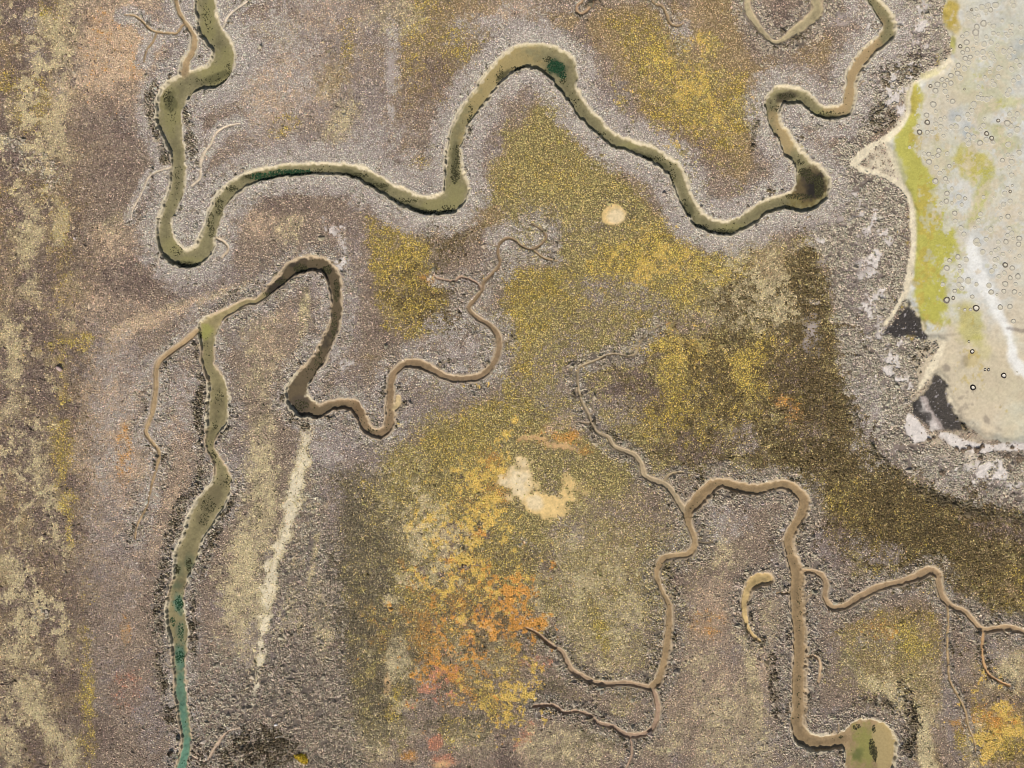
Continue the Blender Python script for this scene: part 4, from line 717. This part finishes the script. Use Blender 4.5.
# ------------------------------------------------------------------ rings of mud on the lagoon flat
R1 = [(655,67,10,2),(690,65,15,0),(730,50,25,0),(775,35,20,0),(825,35,25,0),(790,68,20,1),(760,98,12,0),(705,110,15,0),(635,115,20,0),(675,120,15,0),(740,165,25,1),(692,190,22,1),(685,230,27,1),(620,240,20,0),(590,258,15,1),(690,265,20,0),(620,300,22,1),(575,328,15,2),(810,235,18,0),(845,240,15,0),(810,185,20,0),(760,262,18,0),(745,312,22,0),(690,310,12,0),(795,300,20,0),(840,318,15,0),(945,12,20,0),(955,40,20,0),(875,145,15,0),(900,240,15,0),(940,240,15,0),(945,180,15,0),(625,352,20,1),(592,373,18,1),(665,345,14,0),(695,378,20,0),(735,370,22,0),(835,348,12,0),(790,375,15,0),(805,400,18,0),(885,365,20,0),(745,412,18,0),(610,415,20,1),(645,405,18,1),(635,445,18,0),(560,465,20,1),(605,485,20,0),(540,490,10,1),(555,520,20,1),(508,537,20,1),(575,552,20,0),(445,565,18,1),(480,570,15,1),(508,590,20,1),(412,600,22,1),(462,605,20,1),(362,610,14,2),(398,645,22,1),(468,650,20,0),(485,685,12,1),(485,715,10,0),(520,720,20,1),(382,743,24,1),(785,480,12,0),(785,510,14,0),(750,550,15,0),(845,545,20,0),(815,600,20,0),(870,480,10,0),(940,490,20,0),(990,550,20,0),(605,632,8,2),(705,615,15,0),(670,742,24,0),(730,700,18,0),(765,705,22,0),(925,400,18,0),(975,430,18,0),(820,425,14,0),(925,640,18,0)]
R2 = [(335,108,20,1),(400,80,14,0),(340,158,20,2),(435,140,18,0),(465,125,15,0),(400,170,18,0),(435,190,20,0),(395,135,10,1),(285,228,20,2),(340,230,18,1),(373,228,16,0),(430,215,16,0),(455,255,15,0),(275,185,14,0),(480,220,10,0),(628,105,20,0),(560,130,25,0),(545,190,22,0),(510,190,18,0),(620,205,20,0),(632,250,18,0),(625,285,20,0),(670,265,20,0),(715,305,22,1),(718,210,15,0),(740,180,18,0),(762,238,18,2),(798,270,18,2),(800,298,10,1),(215,335,12,0),(318,382,16,0),(350,385,18,1),(422,360,20,1),(415,395,18,1),(380,405,14,0),(482,380,16,0),(352,440,22,1),(405,478,18,0),(497,470,16,1),(430,520,18,0),(470,560,18,1),(485,585,14,0),(398,577,22,1),(455,500,10,0),(480,665,20,1),(515,630,15,0),(565,690,22,0),(610,700,15,1),(475,720,20,1),(515,735,15,0),(440,735,14,0),(585,745,16,0),(925,100,18,0),(980,100,20,0),(960,135,18,0),(845,145,14,2),(910,165,25,1),(935,185,20,0),(980,210,25,0),(995,375,20,0),(875,428,18,1),(940,440,22,0),(915,390,16,0),(950,400,10,0),(940,535,20,0),(930,650,12,2),(945,608,10,1),(930,720,18,0),(885,740,18,0),(740,690,14,0),(815,690,10,0),(530,445,8,1)]
R3 = [(535,95,20,1),(540,150,18,0),(600,245,20,0),(580,200,20,0),(498,430,16,1),(558,405,20,1),(478,485,22,1),(617,425,20,0),(570,470,14,1),(570,505,14,0),(565,605,20,0),(585,628,18,1),(535,648,16,1),(525,697,14,2),(478,712,24,2),(660,688,16,1),(630,575,25,0),(575,570,25,0),(690,295,26,0),(735,370,20,0),(705,145,16,0),(720,100,18,0),(790,210,20,0),(880,35,18,0),(915,118,20,1),(865,128,14,0),(940,240,22,0),(900,298,20,1),(995,275,22,1),(990,315,20,1),(845,300,18,0),(845,350,18,0),(880,385,16,0),(895,462,20,2),(945,485,20,1),(985,545,22,1),(930,555,18,1),(890,520,18,0),(850,545,18,0),(895,598,22,1),(885,650,18,1),(960,655,20,1),(795,655,20,1),(795,380,16,0),(760,280,18,0),(1000,670,14,0),(840,420,18,0),(820,475,16,0),(965,420,12,0),(800,505,20,0),(970,600,16,0),(690,600,16,0),(450,600,16,0)]
R4 = [(688,58,24,3),(608,70,12,1),(648,68,12,1),(565,58,10,0),(860,52,20,1),(928,48,20,1),(953,152,18,1),(636,296,9,2),(660,367,16,4),(885,538,20,4),(665,623,21,5),(751,497,9,4),(776,497,10,4),(980,512,6,0)]
rr_ = np.random.default_rng(77); RX = []
while len(RX) < 52:
    a_, b_ = rr_.uniform(965, 1022), rr_.uniform(4, 300)
    if not (952 < a_ < 998 and 145 < b_ < 205): RX.append(((a_ - 880) * 1024 / 144, b_ * 1024 / 144, rr_.uniform(11, 21), 0))
K = 144 / 1024
RINGS = [(880 + a * K, oy + b * K, c * K, d) for lst, oy in ((R1, 0), (R2, 100), (R3, 200), (R4, 300), (RX, 0)) for a, b, c, d in lst]
RIM = [(196,189,168), (176,168,148), (120,111,96), (92,82,70), (58,50,44), (40,34,30)]
FLR = [(204,196,168), (210,202,176), (210,202,176), (236,228,204), (240,232,212), (236,228,206)]
MR = [mat_plain('ring_mud', c, .85, 9, .12) for c in RIM]; MF = [mat_plain('ring_floor', c, .9, 6, .06) for c in FLR]
def ring_mesh(r, lvl):
    n = 24; th = np.arange(n) * 2 * math.pi / n
    wob = 1 + .05 * np.sin(th * 2 + rng.uniform(0, 6.3)) + .04 * np.sin(th * 3 + rng.uniform(0, 6.3)) + rng.normal(0, .015, n)
    wdt = [.34, .36, .42, .34, .38, .44][lvl]; hgt = (.025, .035, .07, .09, .11, .12)[lvl]
    prof = [(1.12, -.06), (1.08, .012), (1.0, .6 * hgt), (1 - wdt * .45, hgt), (1 - wdt, .55 * hgt), (1 - wdt - .08, .012), (.35, .004)]
    v = []
    for q, zz in prof:
        for k in range(n): v.append((math.cos(th[k]) * r * q * wob[k], math.sin(th[k]) * r * q * wob[k], zz * (1 if zz < 0 else rng.uniform(.8, 1.2))))
    v.append((0, 0, .0))
    fs, mi = [], []
    for p in range(len(prof) - 1):
        for k in range(n):
            fs.append((p * n + k, p * n + (k + 1) % n, (p + 1) * n + (k + 1) % n, (p + 1) * n + k)); mi.append(0 if p < 4 else 1)
    for k in range(n): fs.append(((len(prof) - 1) * n + k, (len(prof) - 1) * n + (k + 1) % n, len(v) - 1)); mi.append(1)
    me = bpy.data.meshes.new('mud_ring'); me.from_pydata(v, [], fs); me.materials.append(MR[lvl]); me.materials.append(MF[lvl])
    me.polygons.foreach_set('material_index', mi); me.polygons.foreach_set('use_smooth', [True] * len(fs)); me.update(); return me
def zone(x, y):
    if y < 50: return 'on the upper flat past the ochre algae' if x < 1000 else 'near the bluish wet patch at the upper corner of the flat'
    if y < 86: return 'on the sand between narrow yellow shoreline and olive blur' if x < 975 else 'on the flat above the faint olive algae'
    if y < 140: return 'beside the lime algae where the strip is narrowest' if x < 946 else ('at the bluish wet patch above the lone olive algae' if x < 985 else 'on the whitish flat beyond the lone olive algae')
    if y < 190: return 'between lime strip and lone olive algae' if x < 956 else 'on the flat outside the lone olive algae'
    if y < 235: return 'on the pale patch below the lone olive algae' if x < 972 else 'on the grey flat below the olive tail'
    if y < 300: return 'by the bulging lower edge of the lime strip' if x < 972 else 'on the grey flat beyond the upper white streak'
    return 'beside the white streak on the lower flat'
SZ = lambda r: 'small' if r < 2.15 else ('medium' if r < 2.75 else 'large')
SHD = ['faint', 'grey', 'dark grey', 'bold dark', 'black', 'thick black']
OWN = {(688,58): 'bold grey brown mud ring beside the white streak, above the speckled olive algae', (660,367): 'small bold black ring with white middle just below the speckled olive algae',
       (885,538): 'dark ring with wide pale middle beside the foot of the white streak', (665,623): 'thickest blackest mud ring with small white middle, lowest on the flat',
       (751,497): 'tiny black ring, western of the touching pair', (776,497): 'tiny black ring, eastern of the touching pair', (636,296): 'tiny dark ring at the lower edge of the speckled olive algae'}
for (x, y, r, lvl), (a, b) in zip(RINGS, [(a, b) for lst in (R1, R2, R3, R4, RX) for a, b, c, d in lst]):
    rr = r * 0.92
    me = ring_mesh(rr * S, lvl); o = bpy.data.objects.new('mud_ring', me); C.objects.link(o)
    o.location = (float(wx(x)), float(wy(y)), float(gz(np.array([x]), np.array([y]))[0]) + .015); o.rotation_euler.z = rng.uniform(0, 6.3)
    own = OWN.get((a, b)) if y >= 300 else None
    lb = own or f'{SZ(r)} {SHD[lvl]} mud ring {zone(x, y)}'
    tag(o, lb, 'mud ring', None, 'mud rings on the lagoon flat')

# ------------------------------------------------------------------ single bushes, stones and sticks
def bush(name, x, y, rx, ry, h, rgb, label, ang=0, group=None, n=260, cat='bush'):
    """a rounded bush: twiggy core plus many leaf-sized faces spread through the crown"""
    u = rng.normal(0, 1, (n, 3)); u /= np.linalg.norm(u, axis=1)[:, None]; u[:, 2] = np.abs(u[:, 2])
    q = rng.uniform(.55, 1.05, n)[:, None] * (1 + .18 * np.sin(3 * np.arctan2(u[:, 1], u[:, 0]) + rng.uniform(0, 6)))[:, None]
    p = u * q * np.array([rx * S, ry * S, h]); c, s = math.cos(math.radians(-ang)), math.sin(math.radians(-ang))
    p = np.stack([p[:, 0] * c - p[:, 1] * s, p[:, 0] * s + p[:, 1] * c, p[:, 2]], -1)
    L = min(rx, ry) * S * .30
    d1 = rng.normal(0, 1, (n, 3)); d1 /= np.linalg.norm(d1, axis=1)[:, None]; d2 = np.cross(d1, u + .3 * rng.normal(0, 1, (n, 3))); d2 /= np.linalg.norm(d2, axis=1)[:, None] + 1e-6
    co = np.stack([p - d1 * L, p + d2 * L * .45, p + d1 * L, p - d2 * L * .45], 1).reshape(-1, 3)
    cc = np.repeat(np.clip(alb(rgb, 1.5)[None] * np.exp(rng.normal(0, .25, n))[:, None], .01, .8), 4, 0)
    o = bpy.data.objects.new(name, None); C.objects.link(o); o.location = (float(wx(x)), float(wy(y)), float(gz(np.array([x]), np.array([y]))[0]))
    tag(o, label, cat, None, group)
    raw_mesh('foliage', co, np.arange(4 * n), 4, cc, [MV], False, o)
    # stems: a few tapered twigs from the base into the crown
    V, F = [], []
    for t in range(7):
        e = np.array([math.cos(t) * rx * S * .6, math.sin(t) * ry * S * .6, h * .7]); b0 = len(V)
        for zz, rw in ((0, .03), (1, .01)):
            for k in range(4): V.append((e[0] * zz + math.cos(k * 1.57) * rw, e[1] * zz + math.sin(k * 1.57) * rw, -.05 * (1 - zz) + e[2] * zz))
        for k in range(4): F.append((b0 + k, b0 + (k + 1) % 4, b0 + 4 + (k + 1) % 4, b0 + 4 + k))
    raw_mesh('stem', np.array(V), np.array(F).ravel(), 4, np.tile(alb((96,80,62)), (len(V), 1)), [MV], False, o)
    return o
bush('saltmarsh_bush', 302, 758, 7.5, 4.6, .55, (176,152,52), 'single olive yellow oval bush standing in coarse grey shrubs', 35, None, 420)
DK = (128,112,92)
for x, y, r, lb in [(1020.5,459,4.8,'largest dark round bush below the white salt fringe'),(1007,456,3.6,'dark bush just beside the largest round bush below the salt fringe'),(1012,447.5,2.2,'small dark bush standing on the white salt fringe'),
      (977,450,3.6,'dark bush on the lower rim of the salt fringe, bigger of a touching pair'),(982,446.5,2.6,'dark bush on the salt fringe, smaller of a touching pair'),(969,448,2.8,'small dark bush between the touching pair and the salt bulge'),(963,450.5,2.8,'dark bush below the widest bulge of the salt fringe'),
      (980,458,2.8,'dark bush on grey ground under the touching pair'),(956,449,2.6,'dark bush at the start of the salt fringe bulge'),(942,473,3.6,'dark bush alone among grey shrubs far below the salt slab'),(928.5,440,2.6,'dark bush touching the lower corner of the salt slab'),(933.5,438,2.2,'small dark bush between salt slab and salt fringe')]:
    bush('saltbush', x, y, r, r * .9, .26 + .03 * r, DK, lb, 0, 'dark bushes along the salt fringe', int(60 + 30 * r))
def stone(name, x, y, rx, ry, h, rgb, label, cat, ang=0):
    import bmesh
    bm = bmesh.new(); bmesh.ops.create_icosphere(bm, subdivisions=3, radius=1)
    for v in bm.verts:
        k = 1 + .12 * math.sin(3 * v.co.x + 1.3 * v.co.y) + .08 * math.sin(5 * v.co.y - 2 * v.co.z) + rng.normal(0, .015)
        v.co = (v.co.x * rx * S * k, v.co.y * ry * S * k, max(v.co.z, -.25) * h * k)
    me = bpy.data.meshes.new(name); bm.to_mesh(me); bm.free(); me.materials.append(mat_plain(name + '_surface', rgb, .9, 5, .15))
    for p in me.polygons: p.use_smooth = True
    o = bpy.data.objects.new(name, me); C.objects.link(o); o.location = (float(wx(x)), float(wy(y)), float(gz(np.array([x]), np.array([y]))[0]) + .1); o.rotation_euler.z = math.radians(-ang)
    return tag(o, label, cat)
stone('boulder', 59.5, 368.5, 3.6, 2.2, .50, (188,164,152), 'lone pinkish boulder with dark shadow among yellow brown plants', 'boulder', 32)
stone('stone', 75, 238.5, 1.5, 1.3, .25, (196,180,170), 'small pale stone on brown marsh inside the great left bend', 'stone')
stone('stone', 276, 724.5, 2.0, 1.3, .3, (232,226,218), 'small white stone in coarse grey shrubs, beside a pale stick', 'stone', -20)
def stick(x, y, x2, y2, rad_, rgb, label):
    a = np.array([wx(x), wy(y)]); b = np.array([wx(x2), wy(y2)]); n = 10; V, F = [], []
    t = (b - a) / np.linalg.norm(b - a); nn = np.array([-t[1], t[0]])
    for i in range(n + 1):
        s = i / n; p = a + (b - a) * s + nn * .08 * math.sin(s * 4); rr = rad_ * (1 - .6 * s)
        for k in range(6):
            an = k * math.pi / 3; V.append((*(p + nn * math.cos(an) * rr - (a + b) / 2), .22 + math.sin(an) * rr))
    for i in range(n):
        for k in range(6): F.append((i * 6 + k, i * 6 + (k + 1) % 6, i * 6 + 6 + (k + 1) % 6, i * 6 + 6 + k))
    F += [tuple(range(5, -1, -1)), tuple(range(n * 6, n * 6 + 6))]
    me = bpy.data.meshes.new('driftwood'); me.from_pydata(V, [], F); me.materials.append(mat_plain('weathered_wood', rgb, .9, 10, .15))
    o = bpy.data.objects.new('driftwood', me); C.objects.link(o); m = (a + b) / 2; o.location = (m[0], m[1], float(gz(np.array([(x + x2) / 2]), np.array([(y + y2) / 2]))[0]))
    return tag(o, label, 'driftwood')
stick(275.5, 737.5, 283, 736, .07, (228,218,200), 'thin pale stick lying in coarse grey shrubs under the white stone')

# ------------------------------------------------------------------ camera, sun and sky
cam = bpy.data.cameras.new('camera'); co_ = bpy.data.objects.new('camera', cam); C.objects.link(co_)
cam.sensor_width = 36; cam.lens = 42; H = 1024 * S * 42 / 36
co_.location = (0, 0, H - .05); cam.clip_start = 1; cam.clip_end = 5000
sc = bpy.context.scene; sc.camera = co_
EL = math.radians(42); dx, dy = -.20, -.98
sun = bpy.data.lights.new('sun', 'SUN'); sun.energy = 4.3; sun.angle = math.radians(.5); sun.color = (1, .95, .88)
so = bpy.data.objects.new('sun', sun); C.objects.link(so)
from mathutils import Vector
so.rotation_euler = Vector((dx * math.cos(EL), dy * math.cos(EL), math.sin(EL))).to_track_quat('Z', 'Y').to_euler(); so.location = (0, 0, 60)
w = bpy.data.worlds.new('World'); sc.world = w; w.use_nodes = True; nt = w.node_tree
sk = nt.nodes.new('ShaderNodeTexSky'); sk.sky_type = 'NISHITA'; sk.sun_disc = False; sk.sun_elevation = EL; sk.sun_rotation = math.atan2(dx, dy)
bg = nt.nodes['Background']; nt.links.new(sk.outputs[0], bg.inputs[0]); bg.inputs[1].default_value = .06
sc.cycles.filter_width = 1.0
vs = sc.view_settings; vs.view_transform = 'Standard'; vs.look = 'None'; vs.exposure = 0; vs.gamma = 1; vs.use_curve_mapping = False
